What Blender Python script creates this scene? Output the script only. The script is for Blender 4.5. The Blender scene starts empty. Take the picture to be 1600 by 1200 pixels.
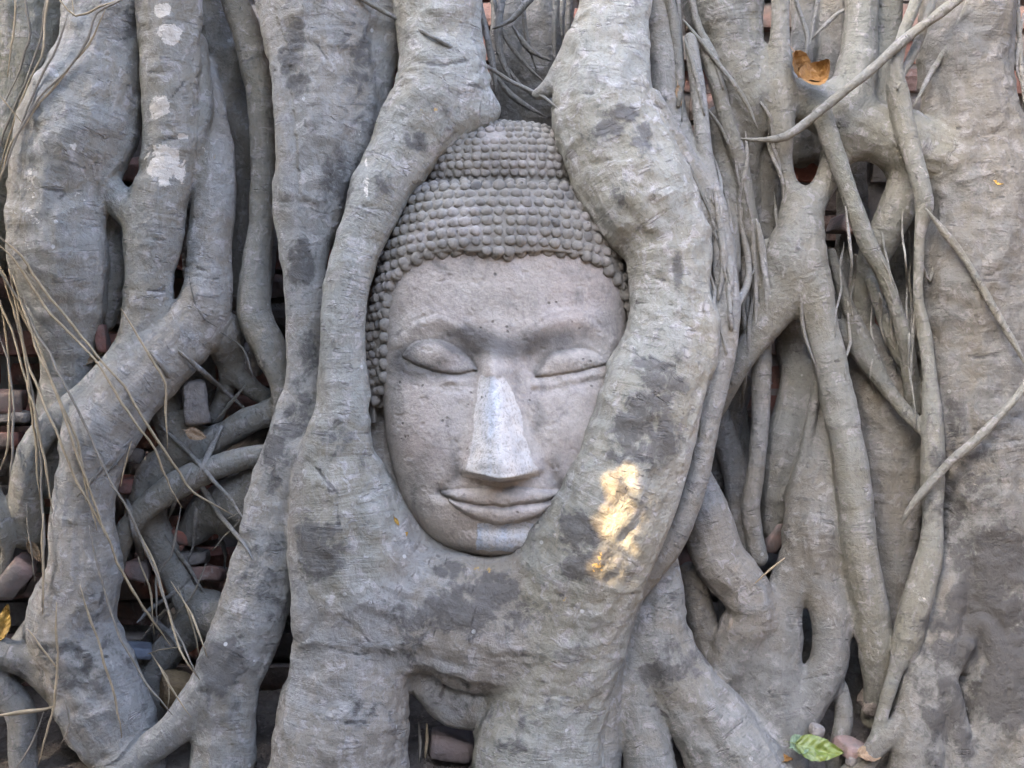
import bpy, bmesh, math, random
import numpy as np
from mathutils import Vector
R = math.radians
random.seed(4); rng = np.random.default_rng(11)
scn = bpy.context.scene
COL = scn.collection

# ------------------------------------------------------------------ camera, sky, sun, exposure
D, CZ = 2.2, 0.62                       # camera distance from the plane of the carving, camera height
cam = bpy.data.cameras.new('camera'); cam_o = bpy.data.objects.new('camera', cam); COL.objects.link(cam_o)
cam.sensor_width = 36; cam.lens = 36 * D / 1.6; cam.clip_start = 0.05; cam.clip_end = 500
cam_o.location = (0, -D, CZ); cam_o.rotation_euler = (R(90), 0, 0)
scn.camera = cam_o
SUN = Vector((-0.66, -0.62, 0.52)).normalized()   # towards the sun
w = bpy.data.worlds.new('World'); scn.world = w; w.use_nodes = True
nt = w.node_tree; bg = nt.nodes['Background']
sky = nt.nodes.new('ShaderNodeTexSky'); sky.sky_type = 'NISHITA'; sky.sun_disc = False
sky.sun_elevation = math.asin(SUN.z); sky.sun_rotation = math.atan2(SUN.x, SUN.y)
sky.air_density = 0.6; sky.dust_density = 3.0; sky.ozone_density = 0.2
nt.links.new(sky.outputs[0], bg.inputs[0]); bg.inputs[1].default_value = 0.15
sl = bpy.data.lights.new('sun', 'SUN'); sl.energy = 2.0; sl.angle = R(0.5); sl.color = (1, 0.70, 0.38)
so = bpy.data.objects.new('sun', sl); COL.objects.link(so)
so.rotation_euler = (-SUN).to_track_quat('-Z', 'Y').to_euler()
scn.view_settings.view_transform = 'Standard'; scn.view_settings.look = 'None'
scn.view_settings.gamma = 1; scn.view_settings.exposure = 4.62
scn.render.engine = 'CYCLES'; scn.cycles.max_bounces = 6; scn.cycles.diffuse_bounces = 4

# ------------------------------------------------------------------ helpers
def P(px, py, d):                        # a photo position at depth d (mm in front of the carving's plane) -> world
    s = (D - d / 1000) / D / 1000
    return np.array([(px - 800) * s, -d / 1000, CZ + (600 - py) * s])
def SC(d): return (D - d / 1000) / D / 1000

def hash3(ix, iy, iz, seed):
    h = (ix * 374761393 + iy * 668265263 + iz * 2147483647 + seed * 974634541) & 0xFFFFFFFF
    h = ((h ^ (h >> 13)) * 1274126177) & 0xFFFFFFFF
    h = ((h ^ (h >> 16)) * 2246822519) & 0xFFFFFFFF
    return ((h ^ (h >> 15)) & 0xFFFFFF) / float(0xFFFFFF)
def vnoise(p, seed=0):                   # value noise in -1..1
    p = np.asarray(p, float); i = np.floor(p).astype(np.int64); f = p - i
    u = f * f * f * (f * (f * 6 - 15) + 10); o = 0
    for dx in (0, 1):
        wx = u[..., 0] if dx else 1 - u[..., 0]
        for dy in (0, 1):
            wy = u[..., 1] if dy else 1 - u[..., 1]
            for dz in (0, 1):
                wz = u[..., 2] if dz else 1 - u[..., 2]
                o = o + wx * wy * wz * hash3(i[..., 0] + dx, i[..., 1] + dy, i[..., 2] + dz, seed)
    return o * 2 - 1
def fbm(p, oct=3, seed=0):
    a, o, n = 1.0, 0, 0
    for k in range(oct):
        o = o + a * vnoise(np.asarray(p) * 2 ** k, seed + k); n += a; a *= .5
    return o / n
def sstep(a, b, x):
    t = np.clip((x - a) / (b - a), 0, 1); return t * t * (3 - 2 * t)

def pl_dist(x, y, pts):
    d = np.full(np.shape(x), 1e9)
    for (ax, ay), (bx, by) in zip(pts[:-1], pts[1:]):
        ux, uy = bx - ax, by - ay; t = np.clip(((x - ax) * ux + (y - ay) * uy) / (ux * ux + uy * uy), 0, 1)
        d = np.minimum(d, np.hypot(x - ax - t * ux, y - ay - t * uy))
    return d
def tag(o, label=None, cat=None, group=None, kind=None):
    if label: o['label'] = label
    if cat: o['category'] = cat
    if group: o['group'] = group
    if kind: o['kind'] = kind
    return o
def empty(name, loc):
    o = bpy.data.objects.new(name, None); o.location = loc; COL.objects.link(o); return o
def mesh_obj(name, V, F, mat, parent=None, smooth=True, normals=None, attrs=None, origin=None):
    """V world coordinates; F an (n,4)/(n,3) array or a list of tuples"""
    V = np.asarray(V, float); off = np.zeros(3)
    if parent is not None: off = np.array(parent.matrix_world.translation if False else parent.location)
    elif origin is not None: off = np.array(origin)
    m = bpy.data.meshes.new(name)
    if isinstance(F, np.ndarray):
        k = F.shape[1]
        m.vertices.add(len(V)); m.vertices.foreach_set('co', (V - off).astype(np.float32).ravel())
        m.loops.add(F.size); m.loops.foreach_set('vertex_index', F.astype(np.int32).ravel())
        m.polygons.add(len(F)); m.polygons.foreach_set('loop_start', np.arange(0, F.size, k, dtype=np.int32))
        m.update(calc_edges=True); m.validate()
    else:
        m.from_pydata([tuple(v) for v in (V - off)], [], F); m.update()
    m.polygons.foreach_set('use_smooth', [smooth] * len(m.polygons))
    if normals is not None: m.normals_split_custom_set_from_vertices([tuple(n) for n in normals])
    for an, av in (attrs or {}).items():
        av = np.asarray(av, np.float32)
        t = 'FLOAT' if av.ndim == 1 else 'FLOAT_VECTOR'
        a = m.attributes.new(an, t, 'POINT'); a.data.foreach_set('value' if av.ndim == 1 else 'vector', av.ravel())
    if mat: m.materials.append(mat)
    o = bpy.data.objects.new(name, m); COL.objects.link(o)
    if parent is not None: o.parent = parent
    elif origin is not None: o.location = origin
    return o

class NT:
    def __init__(s, name):
        s.m = bpy.data.materials.new(name); s.m.use_nodes = True; s.t = s.m.node_tree
        s.b = s.t.nodes['Principled BSDF']
    def n(s, typ, **k):
        x = s.t.nodes.new('ShaderNode' + typ)
        for a, v in k.items(): setattr(x, a, v)
        return x
    def put(s, sock, v):
        if hasattr(v, 'links'): s.t.links.new(v, sock)
        elif isinstance(v, (tuple, list)) and len(v) == 3 and sock.type == 'RGBA': sock.default_value = (*v, 1)
        else: sock.default_value = v
    def attr(s, name, vec=False):
        x = s.n('Attribute', attribute_name=name); return x.outputs['Vector' if vec else 'Fac']
    def pos(s): return s.n('NewGeometry').outputs['Position']
    def scale(s, v, k):
        x = s.n('VectorMath', operation='MULTIPLY'); s.put(x.inputs[0], v); x.inputs[1].default_value = k if isinstance(k, tuple) else (k,) * 3
        return x.outputs[0]
    def noise(s, v, scale=1, detail=4, rough=.55, dist=0):
        x = s.n('TexNoise'); s.put(x.inputs['Vector'], v); x.inputs['Scale'].default_value = scale
        x.inputs['Detail'].default_value = detail; x.inputs['Roughness'].default_value = rough; x.inputs['Distortion'].default_value = dist
        return x.outputs['Fac']
    def vor(s, v, scale, feat='F1'):
        x = s.n('TexVoronoi', feature=feat); s.put(x.inputs['Vector'], v); x.inputs['Scale'].default_value = scale; return x.outputs['Distance']
    def ramp(s, f, a, b, lo=0.0, hi=1.0):
        x = s.n('MapRange', interpolation_type='SMOOTHSTEP'); s.put(x.inputs[0], f)
        for i, v in ((1, a), (2, b), (3, lo), (4, hi)): x.inputs[i].default_value = v
        return x.outputs[0]
    def math(s, op, a, b=0.0):
        x = s.n('Math', operation=op); s.put(x.inputs[0], a); s.put(x.inputs[1], b); return x.outputs[0]
    def mix(s, f, a, b, blend='MIX'):
        x = s.n('Mix', data_type='RGBA', blend_type=blend); s.put(x.inputs[0], f); s.put(x.inputs[6], a); s.put(x.inputs[7], b); return x.outputs[2]
    def sep(s, v):
        x = s.n('SeparateXYZ'); s.put(x.inputs[0], v); return x.outputs
    def bump(s, h, dist, strength=1.0, nrm=None):
        x = s.n('Bump'); s.put(x.inputs['Height'], h); x.inputs['Distance'].default_value = dist; x.inputs['Strength'].default_value = strength
        if nrm is not None: s.t.links.new(nrm, x.inputs['Normal'])
        return x.outputs[0]
    def done(s, col, rough=.85, nrm=None, spec=.25):
        s.put(s.b.inputs['Base Color'], col); s.put(s.b.inputs['Roughness'], rough); s.b.inputs['Specular IOR Level'].default_value = spec
        if nrm is not None: s.t.links.new(nrm, s.b.inputs['Normal'])
        return s.m

# ------------------------------------------------------------------ materials
def mat_bark():
    k = NT('fig_bark'); p = k.pos(); uv = k.attr('bark', True)
    st = k.sep(k.attr('stain', True)); ti = k.sep(k.attr('tint', True)); keep = k.math('SUBTRACT', 1.0, ti[2])
    def kept(x): return k.math('ADD', k.math('MULTIPLY', k.math('SUBTRACT', x, .5), keep), .5)
    big = k.noise(p, 4.5, 3); mid = k.noise(p, 19, 7, .66, .5); flake = k.noise(p, 48, 6, .68, .6); fine = k.noise(p, 170, 5, .65)
    ring = kept(k.noise(k.scale(uv, (210, 6, 6)), 1, 5, .60, .5))
    fold = kept(k.noise(k.scale(uv, (42, 4.5, 4.5)), 1, 4, .6, .7))
    grain = kept(k.noise(k.scale(uv, (10, 85, 85)), 1, 4, .62))
    warm, blue, green = (.172, .155, .128), (.182, .180, .168), (.150, .153, .108)
    c = k.mix(k.ramp(k.math('ADD', big, k.math('MULTIPLY', k.math('SUBTRACT', mid, .5), .9)), .38, .60), warm, blue)
    c = k.mix(ti[0], c, green)
    c = k.mix(k.ramp(grain, .45, .75, 0, .40), c, (0.252, 0.236, 0.216))
    c = k.mix(k.ramp(flake, .53, .62, 0, .68), c, (0.277, 0.263, 0.245))
    c = k.mix(k.ramp(mid, .40, .28, 0, .38), c, (0.277, 0.263, 0.245))
    dn = k.math('ADD', k.math('ADD', k.math('MULTIPLY', mid, .6), k.math('MULTIPLY', flake, .4)), k.math('MULTIPLY', st[1], .25))  # second channel: dark weathering plus shade painted into the creases
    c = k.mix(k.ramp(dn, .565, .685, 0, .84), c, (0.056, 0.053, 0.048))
    c = k.mix(k.ramp(ring, .46, .30, 0, .24), c, (0.061, 0.056, 0.049))
    fm = k.math('MULTIPLY', k.ramp(k.math('ABSOLUTE', k.math('SUBTRACT', fold, .44)), 0, .014, 1, 0), k.math('MULTIPLY', keep, k.ramp(flake, .48, .58)))
    c = k.mix(k.math('MULTIPLY', fm, .22), c, (0.043, 0.039, 0.033))
    c = k.mix(k.ramp(fine, .50, .32, 0, .35), c, (0.061, 0.058, 0.052))
    ln = k.math('ADD', st[0], k.math('MULTIPLY', k.math('SUBTRACT', k.noise(p, 34, 7, .72, .8), .5), 2.2))
    c = k.mix(k.ramp(ln, .42, .50, 0, .92), c, (.42, .385, .325))
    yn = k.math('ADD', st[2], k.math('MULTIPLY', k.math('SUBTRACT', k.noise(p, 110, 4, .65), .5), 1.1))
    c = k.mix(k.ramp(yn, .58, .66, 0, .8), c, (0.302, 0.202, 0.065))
    sp = k.ramp(k.vor(p, 22), .06, .085, .75, 0)
    c = k.mix(k.math('MULTIPLY', sp, k.ramp(k.noise(p, 9, 1), .50, .58)), c, (0.360, 0.360, 0.338))
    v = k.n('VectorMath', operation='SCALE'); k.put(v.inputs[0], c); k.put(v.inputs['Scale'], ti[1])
    calm = k.math('MULTIPLY', k.ramp(k.noise(p, 7, 3), .42, .62, .12, 1.0), k.attr('rough'))
    ring = k.math('MULTIPLY', ring, calm); fold = k.math('MULTIPLY', fold, calm)
    h = 0.0
    for x, a in ((ring, .30), (mid, 1.1), (flake, .75), (fine, .30), (grain, .35), (fold, .60), (fm, -.35)):
        h = k.math('ADD', k.math('MULTIPLY', x, a), h)
    return k.done(v.outputs[0], .78, k.bump(h, .0065, 1.0), .28)
def mat_stone(hair=False):
    k = NT('carved_stone'); p = k.pos(); st = k.sep(k.attr('stain', True))
    a = k.noise(p, 9, 5, .6); b = k.noise(p, 45, 6, .65); f = k.noise(p, 220, 4, .6)
    if hair: c = k.mix(k.ramp(a, .35, .65), (0.145, 0.135, 0.112), (0.210, 0.197, 0.166))
    else: c = k.mix(k.ramp(a, .35, .65), (0.285, 0.250, 0.216), (0.330, 0.302, 0.260))
    c = k.mix(k.ramp(b, .50, .72, 0, .5), c, (0.130, 0.119, 0.109)); c = k.mix(k.ramp(k.noise(p, 16, 5, .65), .52, .68, 0, .45), c, (0.331, 0.302, 0.281)); c = k.mix(k.ramp(k.noise(k.scale(p, (20, 20, 11)), 1, 7, .7, .6), .50, .72, 0, .62), c, (0.115, 0.109, 0.104))
    c = k.mix(k.ramp(f, .35, .65, .22, 0), c, (0.108, 0.101, 0.094))
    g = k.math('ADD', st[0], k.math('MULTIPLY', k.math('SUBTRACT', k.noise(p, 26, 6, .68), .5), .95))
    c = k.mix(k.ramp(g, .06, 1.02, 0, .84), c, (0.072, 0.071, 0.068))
    pl = k.math('ADD', st[1], k.math('MULTIPLY', k.math('SUBTRACT', k.noise(p, 30, 5, .65), .5), 1.0))
    streak = k.math('ADD', k.math('MULTIPLY', k.noise(k.scale(p, (38, 38, 7)), 1, 5, .62), .6), k.math('MULTIPLY', b, .4))
    pc = k.mix(k.ramp(streak, .40, .60), (.50, .455, .39), (.38, .37, .345)); pc = k.mix(k.math('MULTIPLY', st[2], k.ramp(streak, .62, .42)), pc, (.30, .35, .405)); pc = k.mix(k.ramp(f, .5, .35, 0, .5), pc, (.17, .165, .155))
    c = k.mix(k.ramp(pl, .40, .66, 0, .88), c, pc)
    pits = k.ramp(k.vor(p, 70), .10, .2, 1, 0)
    pm = k.math('MULTIPLY', pits, k.ramp(k.noise(p, 22, 2), .55, .65))
    c = k.mix(k.math('MULTIPLY', pm, .6), c, (0.086, 0.079, 0.072))
    h = k.math('ADD', k.math('MULTIPLY', b, .8), k.math('MULTIPLY', f, .25)); h = k.math('SUBTRACT', h, k.math('MULTIPLY', pm, .4))
    return k.done(c, .9, k.bump(h,   .0042 if hair else .0050, 1.0), .2)
def mat_simple(name, c1, c2, sc=40, rough=.8, bump=.002, spec=.25):
    k = NT(name); p = k.pos(); a = k.noise(p, sc, 5, .6); b = k.noise(p, sc * 6, 4, .6)
    c = k.mix(k.ramp(a, .35, .65), c1, c2); c = k.mix(k.ramp(b, .35, .65, .3, 0), c, tuple(x * .45 for x in c1))
    if 'leaf' in name and 'crown' not in name:
        l = k.sep(k.attr('lv', True)); av = k.math('ABSOLUTE', l[1])
        rib = k.ramp(av, .0, .07, .6, 0); w_ = k.math('SINE', k.math('SUBTRACT', k.math('MULTIPLY', l[0], 38.0), k.math('MULTIPLY', av, 9.0)))
        c = k.mix(k.math('MAXIMUM', rib, k.ramp(w_, .86, 1.0, 0, .35)), c, tuple(min(1, x * 1.5 + .04) for x in c2))
        c = k.mix(k.ramp(k.noise(p, 160, 4, .7), .56, .66, 0, .6), c, tuple(x * .4 for x in c1))
    return k.done(c, rough, k.bump(k.math('ADD', a, k.math('MULTIPLY', b, .5)), bump), spec)
def mat_brick():
    k = NT('old_brick'); p = k.pos(); t = k.sep(k.attr('tone', True))
    a = k.noise(p, 30, 6, .65); b = k.noise(p, 12, 4)
    c = k.mix(t[0], (.22, .085, .06), (.13, .075, .06)); c = k.mix(t[1], c, (.20, .185, .17))
    c = k.mix(k.ramp(b, .40, .58, 0, .85), c, (.10, .092, .082)); c = k.mix(k.ramp(a, .58, .72, 0, .8), c, (.26, .245, .23))
    return k.done(c, .95, k.bump(a, .008), .15)
def mat_soil():
    k = NT('dry_soil'); p = k.pos(); a = k.noise(p, 14, 7, .7); b = k.noise(p, 90, 5, .65)
    c = k.mix(k.ramp(a, .35, .65), (.085, .072, .060), (.16, .14, .12)); c = k.mix(k.ramp(b, .55, .7, 0, .6), c, (.22, .19, .16))
    return k.done(c, .95, k.bump(k.math('ADD', a, b), .010), .1)
BARK, STONE, HAIRM = mat_bark(), mat_stone(), mat_stone(True)
BRICK, SOIL = mat_brick(), mat_soil()
STRAND = mat_simple('dry_rootlet', (.31, .25, .16), (.22, .175, .11), 30, .75)
STRANDG = mat_simple('grey_rootlet', (.19, .17, .135), (.135, .12, .095), 30, .8)
RUBBLE = mat_simple('pale_rubble', (.20, .185, .165), (.12, .11, .10), 25, .95, .008)
LEAF_DRY = mat_simple('dry_leaf', (.20, .105, .03), (.12, .06, .02), 45, .6, .003)
LEAF_YEL = mat_simple('yellow_leaf', (.34, .21, .04), (.24, .14, .03), 45, .55, .003)
LEAF_TAN = mat_simple('tan_leaf', (.24, .17, .10), (.15, .10, .06), 45, .7, .003)
LEAF_GRN = mat_simple('green_leaf', (.105, .135, .018), (.07, .10, .014), 30, .45, .002, .5)
LEAF_SHADE_CROWN = mat_simple('crown_leaf', (.07, .12, .03), (.05, .09, .02), 8, .5, .002, .4)

# ------------------------------------------------------------------ ground and the brick wall behind
def build_ground():
    far = np.array([2.6, 3.4, 4.2, 5, 5.5, 6, 6.5, 7, 7.5, 8, 8.5, 9, 10, 12, 16, 24, 40, 70]); xs = np.concatenate([-far[::-1], np.linspace(-2, 2, 161), far])
    ys = np.concatenate([-far[::-1], [-2.1, -1.8], np.linspace(-1.5, .6, 85), [.8, 1.2, 1.8], far])
    X, Y = np.meshgrid(xs, ys, indexing='ij'); p = np.stack([X, Y, 0 * X], -1)
    near = np.exp(-(X / 2) ** 2) * sstep(-1.2, 0, Y)
    Z = .02 * fbm(p * 6, 3, 5) * np.exp(-(X / 3) ** 2 - (Y / 2.5) ** 2) + near * (.012 * fbm(p * 25, 2, 9) + .10 * sstep(-.05, .30, Y) ) - .005
    rr = np.hypot(X, Y); Z = Z + (4.1 + .5 * fbm(p * .35, 3, 17)) * sstep(5.2, 8.4, rr) + .08 * fbm(p * 1.5, 3, 18) * sstep(2.5, 4, rr)   # unseen earth bank added all round to block the low sky light
    V = np.stack([X, Y, Z], -1).reshape(-1, 3); nx, ny = X.shape
    i = np.arange(nx * ny).reshape(nx, ny)
    F = np.stack([i[:-1, :-1], i[1:, :-1], i[1:, 1:], i[:-1, 1:]], -1).reshape(-1, 4)
    o = mesh_obj('ground', V, F, SOIL); o['kind'] = 'structure'
    return lambda x, y: .10 * float(sstep(-.05, .30, y)) * math.exp(-(x / 2) ** 2)
ground_z = build_ground()

def rough_box(c, s, rot, jit, seed, n=3, chip=.12):
    """a worn brick or stone: a subdivided box with knocked-off corners"""
    bm = bmesh.new(); bmesh.ops.create_cube(bm, size=1)
    bmesh.ops.subdivide_edges(bm, edges=bm.edges[:], cuts=n, use_grid_fill=True)
    co = np.array([v.co[:] for v in bm.verts]) * 2
    l = np.linalg.norm(co, axis=1, keepdims=True); co *= (1 - chip * np.clip(l - 1.15, 0, 1))
    co = co / 2 * np.array(s)
    co += 1.25 * jit * np.stack([fbm(co * 18 + seed * 3.1 + j * 9, 3, seed + j) for j in range(3)], -1)
    rx, ry, rz = rot
    from mathutils import Euler
    M = np.array(Euler(rot).to_matrix()); co = co @ M.T + np.array(c)
    F = [tuple(v.index for v in f.verts) for f in bm.faces]; bm.free()
    return co, F
def build_wall():
    V, F, T = [], [], []
    def put(co, fs, t):
        b = sum(len(x) for x in V); V.append(co); F.extend([tuple(i + b for i in f) for f in fs]); T.append(np.tile(t, (len(co), 1)))
    z, row = .03, 0
    while z < 1.75:
        x = -1.7 + (row % 2) * .09 + random.uniform(-.02, .02)
        while x < 1.7:
            L = random.choice((.17, .18, .19, .10)); h = .042
            if random.random() > .10:
                co, fs = rough_box((x + L / 2, .335 + random.uniform(-.035, .015), z + h / 2), (L - .008, .10, h), (random.uniform(-.04, .04), random.uniform(-.05, .05), random.uniform(-.05, .05)), .007, row * 57 + int(x * 100) + 500, 2)
                put(co, fs, (random.random(), 1.0 if random.random() < .25 else random.random() * .3, 0))
            x += L + random.uniform(.004, .012)
        z += .042 + random.uniform(.008, .014); row += 1
    co, fs = rough_box((0, .347, .88), (3.4, .08, 1.8), (0, 0, 0), .006, 3, 12, 0)
    put(co, fs, (.5, 1.0, 0))
    o = mesh_obj('brick_wall', np.concatenate(V), F, BRICK, attrs={'tone': np.concatenate(T)}, smooth=False)
    tag(o, 'crumbling red brick wall with pale mortar behind the tangle of roots', 'wall')
build_wall()

# ------------------------------------------------------------------ the fig's roots: swept centre lines melted into one surface
# each: name of the root, flatness (depth/width), blend mm, tint (green, value), points (px, py, radius px, depth mm)
ROOTS = []
def rt(name, pts, flat=.85, k=16, g=.15, v=1.0): ROOTS.append((name, flat, k, g, v, pts))
# -- left side
rt('A', [(45,-20,70,-110),(35,110,65,-110),(5,240,60,-115),(-45,380,60,-120)], g=.35, v=.95)
rt('B', [(160,-20,62,-60),(150,100,72,-55),(125,195,96,-55),(92,280,80,-45),(92,340,78,-45),(94,410,76,-50),(102,480,60,-60),(105,560,42,-70),(98,640,38,-80),(80,740,40,-95)], .75, g=.05)
rt('B', [(140,300,34,-85),(160,350,30,-92),(172,425,28,-92),(160,500,22,-98)], .9, 12, g=.1)
rt('Cc', [(262,-20,50,-35),(264,100,47,-32),(267,190,43,-35),(260,270,41,-40),(242,340,46,-42),(234,420,39,-45),(231,490,38,-48),(208,555,34,-45),(160,592,22,-30),(100,642,20,-30),(58,688,22,-35),(40,745,26,-50),(42,830,30,-80)], .9, g=.15)
rt('Cc', [(158,272,20,-45),(190,318,24,-42),(228,350,26,-42)], 1, 14)
rt('Cc', [(218,565,24,-35),(175,600,15,-20),(150,622,12,-16)], 1, 14)
rt('Dd', [(300,70,22,-85),(316,160,18,-55),(308,215,15,-45),(300,262,14,-50)], 1, 12)
rt('E', [(318,110,20,-105),(334,205,28,-78),(336,290,34,-60),(328,370,35,-55),(326,440,36,-50),(308,498,43,-45),(250,565,50,-38),(190,628,54,-28),(148,700,54,-25),(130,800,53,-25),(127,890,60,-30),(112,980,70,-40),(155,1085,70,-40),(195,1180,62,-40),(215,1260,60,-40)], .85, g=.05)
rt('E', [(112,960,50,-50),(60,1000,35,-60),(20,1040,30,-70)], .9)
rt('F', [(362,-20,22,-75),(386,50,23,-70),(404,140,24,-62),(411,240,22,-60),(409,340,22,-60),(400,430,26,-55),(397,490,28,-50),(420,545,27,-48),(440,595,24,-50),(452,650,22,-50)], 1, 12, g=.3, v=.95)
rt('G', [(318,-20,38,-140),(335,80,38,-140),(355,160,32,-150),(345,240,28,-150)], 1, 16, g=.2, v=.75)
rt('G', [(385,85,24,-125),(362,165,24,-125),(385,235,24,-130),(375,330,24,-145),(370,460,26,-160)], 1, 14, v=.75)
rt('H', [(345,520,34,-70),(362,565,22,-95),(392,605,16,-95),(425,625,14,-100)], 1, 14, v=.8)
rt('H', [(362,560,18,-90),(352,610,14,-110),(335,650,14,-120)], 1, 12, v=.8)
rt('I', [(450,635,22,-65),(395,655,24,-75),(345,682,24,-85),(300,700,32,-95),(268,650,28,-95),(255,600,24,-100)], 1, 16, v=.9)
rt('I', [(300,690,30,-100),(250,740,34,-110),(225,800,28,-120)], 1, 16, v=.9)
rt('J', [(425,706,15,-40),(360,722,19,-50),(295,748,22,-58),(235,788,22,-66),(190,842,20,-80),(170,900,20,-110)], 1, 10, v=.95)
rt('Kk', [(440,740,40,-80),(385,785,50,-85),(330,800,34,-105),(300,830,24,-120)], .9, 16, v=.9)
rt('Kk', [(235,812,26,-105),(262,872,22,-105),(290,930,24,-100),(335,965,34,-85),(385,975,40,-60)], 1, 16, v=.85)
rt('Kk', [(330,960,36,-90),(270,1010,26,-110),(235,1060,26,-120),(250,1110,22,-120)], 1, 16, v=.8)
rt('Lf', [(-20,1015,26,-20),(40,1035,24,-25),(85,1075,22,-35),(120,1130,16,-60)], 1, 14, v=.9)
rt('Lf', [(-20,1050,26,-35),(30,1110,24,-35),(35,1180,22,-30),(40,1260,24,-30)], 1, 14, v=.9)
rt('Lf', [(-25,760,26,-60),(0,820,18,-50),(12,860,10,-60),(-5,920,14,-80)], 1, 12, g=.3)
# -- trunk and root to the left of the head
rt('M', [(498,-20,92,-25),(500,80,82,-20),(508,180,78,-18),(490,290,58,-10),(478,400,36,0),(476,500,30,2),(474,600,30,2),(460,690,44,5),(432,790,46,5),(414,890,50,5),(388,990,56,5),(352,1080,50,5),(348,1180,48,0),(345,1260,50,0)], .75, 14, g=0)
rt('M', [(590,-20,40,-45),(590,60,38,-45),(585,130,30,-40),(590,190,16,-40)], .9, 14, g=.05)
rt('M', [(420,-20,26,-10),(440,80,20,10),(446,180,18,18),(452,300,16,22)], 1, 16, g=0)
rt('M', [(340,1070,38,10),(272,1140,26,5),(205,1192,20,0),(140,1230,18,0)], .9, 16, g=0)
rt('N', [(685,-20,68,-5),(686,70,64,0),(690,135,68,10),(678,170,66,15),(640,218,56,25),(598,292,45,35),(561,375,36,45),(537,460,35,50),(532,550,36,50),(534,640,45,48),(532,720,60,42),(540,800,76,38),(545,880,86,32)], .85, 14, g=.25, v=1.05)
rt('N', [(690,150,60,10),(728,170,46,10),(756,172,26,10)], .9, 20, g=.25, v=1.05)
# -- the mass under the head
rt('O', [(540,840,80,30),(545,950,84,30),(545,1050,94,28),(535,1150,106,25),(530,1260,112,25)], .78, 16, g=0, v=1.0)
rt('O', [(500,720,36,35),(488,800,32,45),(482,900,26,55),(478,980,22,60)], 1, 20, g=0)
rt('O', [(560,830,60,30),(640,900,52,38),(740,925,56,40),(820,915,58,46),(890,870,60,60)], .85, 45, g=0)
rt('O', [(560,930,80,38),(640,960,76,38),(720,985,80,40),(800,1000,84,40),(880,990,76,42)], .75, 45, g=0)
rt('O', [(620,980,40,20),(665,1055,34,15),(705,1105,26,10),(745,1118,22,5)], .9, 10, g=0)
rt('O', [(730,1085,36,15),(760,1120,22,20)], .9, 10, g=0)
rt('O', [(592,640,30,-60),(600,720,44,-45),(630,830,56,-20),(700,900,56,-10)], .9, 26, g=0)
# -- root to the right of the head
rt('Pp', [(958,-20,56,15),(952,60,60,22),(948,130,70,32),(946,180,78,40),(972,250,78,50),(1000,310,82,58),(1036,375,70,66),(1054,450,60,72),(1050,530,66,78),(1018,605,76,84),(992,690,80,88),(965,760,84,88),(928,840,90,78),(902,930,88,58),(875,1030,88,42),(848,1130,92,32),(842,1260,98,30)], .8, 16, g=.35, v=1.06)
rt('Pp', [(905,70,24,25),(876,120,18,20),(856,140,12,15),(840,148,8,5)], 1, 18, g=.3, v=1.0)
rt('Pp', [(1085,400,22,70),(1090,480,22,78),(1098,530,24,80),(1082,600,18,92),(1068,690,16,105),(1040,790,16,100),(1000,880,18,88),(962,950,20,72),(945,1010,22,55)], 1, 14, g=.15, v=1.05)
rt('Q', [(1030,-20,28,-15),(1036,90,27,-12),(1046,175,26,-5),(1072,250,26,10),(1090,330,26,30)], 1, 12, g=.2)
rt('Rr', [(1022,150,12,55),(1050,212,16,45),(1086,268,18,38),(1114,310,18,38),(1124,360,17,44),(1132,420,19,52),(1138,480,21,60),(1131,540,20,64),(1118,605,20,66),(1105,660,20,66),(1092,725,22,62),(1072,790,24,58),(1046,845,26,50),(1012,892,24,46),(984,935,20,42),(966,985,19,36),(952,1050,20,28),(944,1120,24,20),(940,1200,28,15),(938,1260,30,10)], 1, 8, g=.2, v=1.05)
rt('Rr', [(1080,60,10,5),(1092,150,12,15),(1100,225,12,28),(1112,285,12,36)], 1, 8, g=.25)
rt('Rr', [(968,985,8,20),(976,1040,6,15),(972,1110,8,10),(960,1140,8,10)], 1, 8)
# -- right side, upper
rt('S', [(1126,-20,66,-60),(1142,60,56,-55),(1162,130,44,-50),(1172,180,34,-55),(1160,240,30,-75),(1150,330,34,-85),(1150,430,34,-90),(1160,540,30,-110)], .85, g=.3)
rt('S', [(1130,190,26,-50),(1132,270,24,-45),(1136,350,20,-40),(1140,420,16,-35)], 1, 14, g=.2)
rt('T', [(1100,70,11,-5),(1121,135,12,-5),(1140,205,13,-12),(1160,268,13,-20),(1168,320,14,-30),(1180,390,14,-45),(1190,450,14,-55)], 1, 8, g=.3)
rt('U', [(1220,-20,14,-25),(1220,90,16,-25),(1222,165,20,-28),(1224,212,19,-30),(1227,245,13,-35),(1234,288,14,-38),(1247,328,26,-40),(1245,385,38,-40),(1228,440,36,-42),(1203,495,28,-40),(1175,535,21,-38),(1142,588,18,-45),(1118,640,16,-70)], 1, 30, g=.3)
rt('U', [(1312,225,26,-75),(1298,268,22,-58),(1276,312,20,-46),(1254,340,22,-42)], 1, 30, g=.3)
rt('U', [(1238,400,34,-42),(1265,438,36,-38),(1285,510,28,-30),(1305,600,27,-25),(1322,685,28,-22),(1335,770,28,-20),(1345,870,29,-22),(1358,950,29,-28),(1370,1020,27,-38),(1372,1075,22,-55),(1365,1120,20,-80)], 1, 30, g=.35)
rt('V', [(1180,150,36,-60),(1236,150,36,-62),(1300,178,40,-58),(1352,205,43,-55),(1405,218,46,-52),(1462,238,48,-52),(1530,250,56,-55)], .9, 30, g=.35)
rt('V', [(1345,-20,26,-75),(1342,70,28,-72),(1332,135,34,-64),(1325,180,36,-62)], 1, 30, g=.35)
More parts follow.
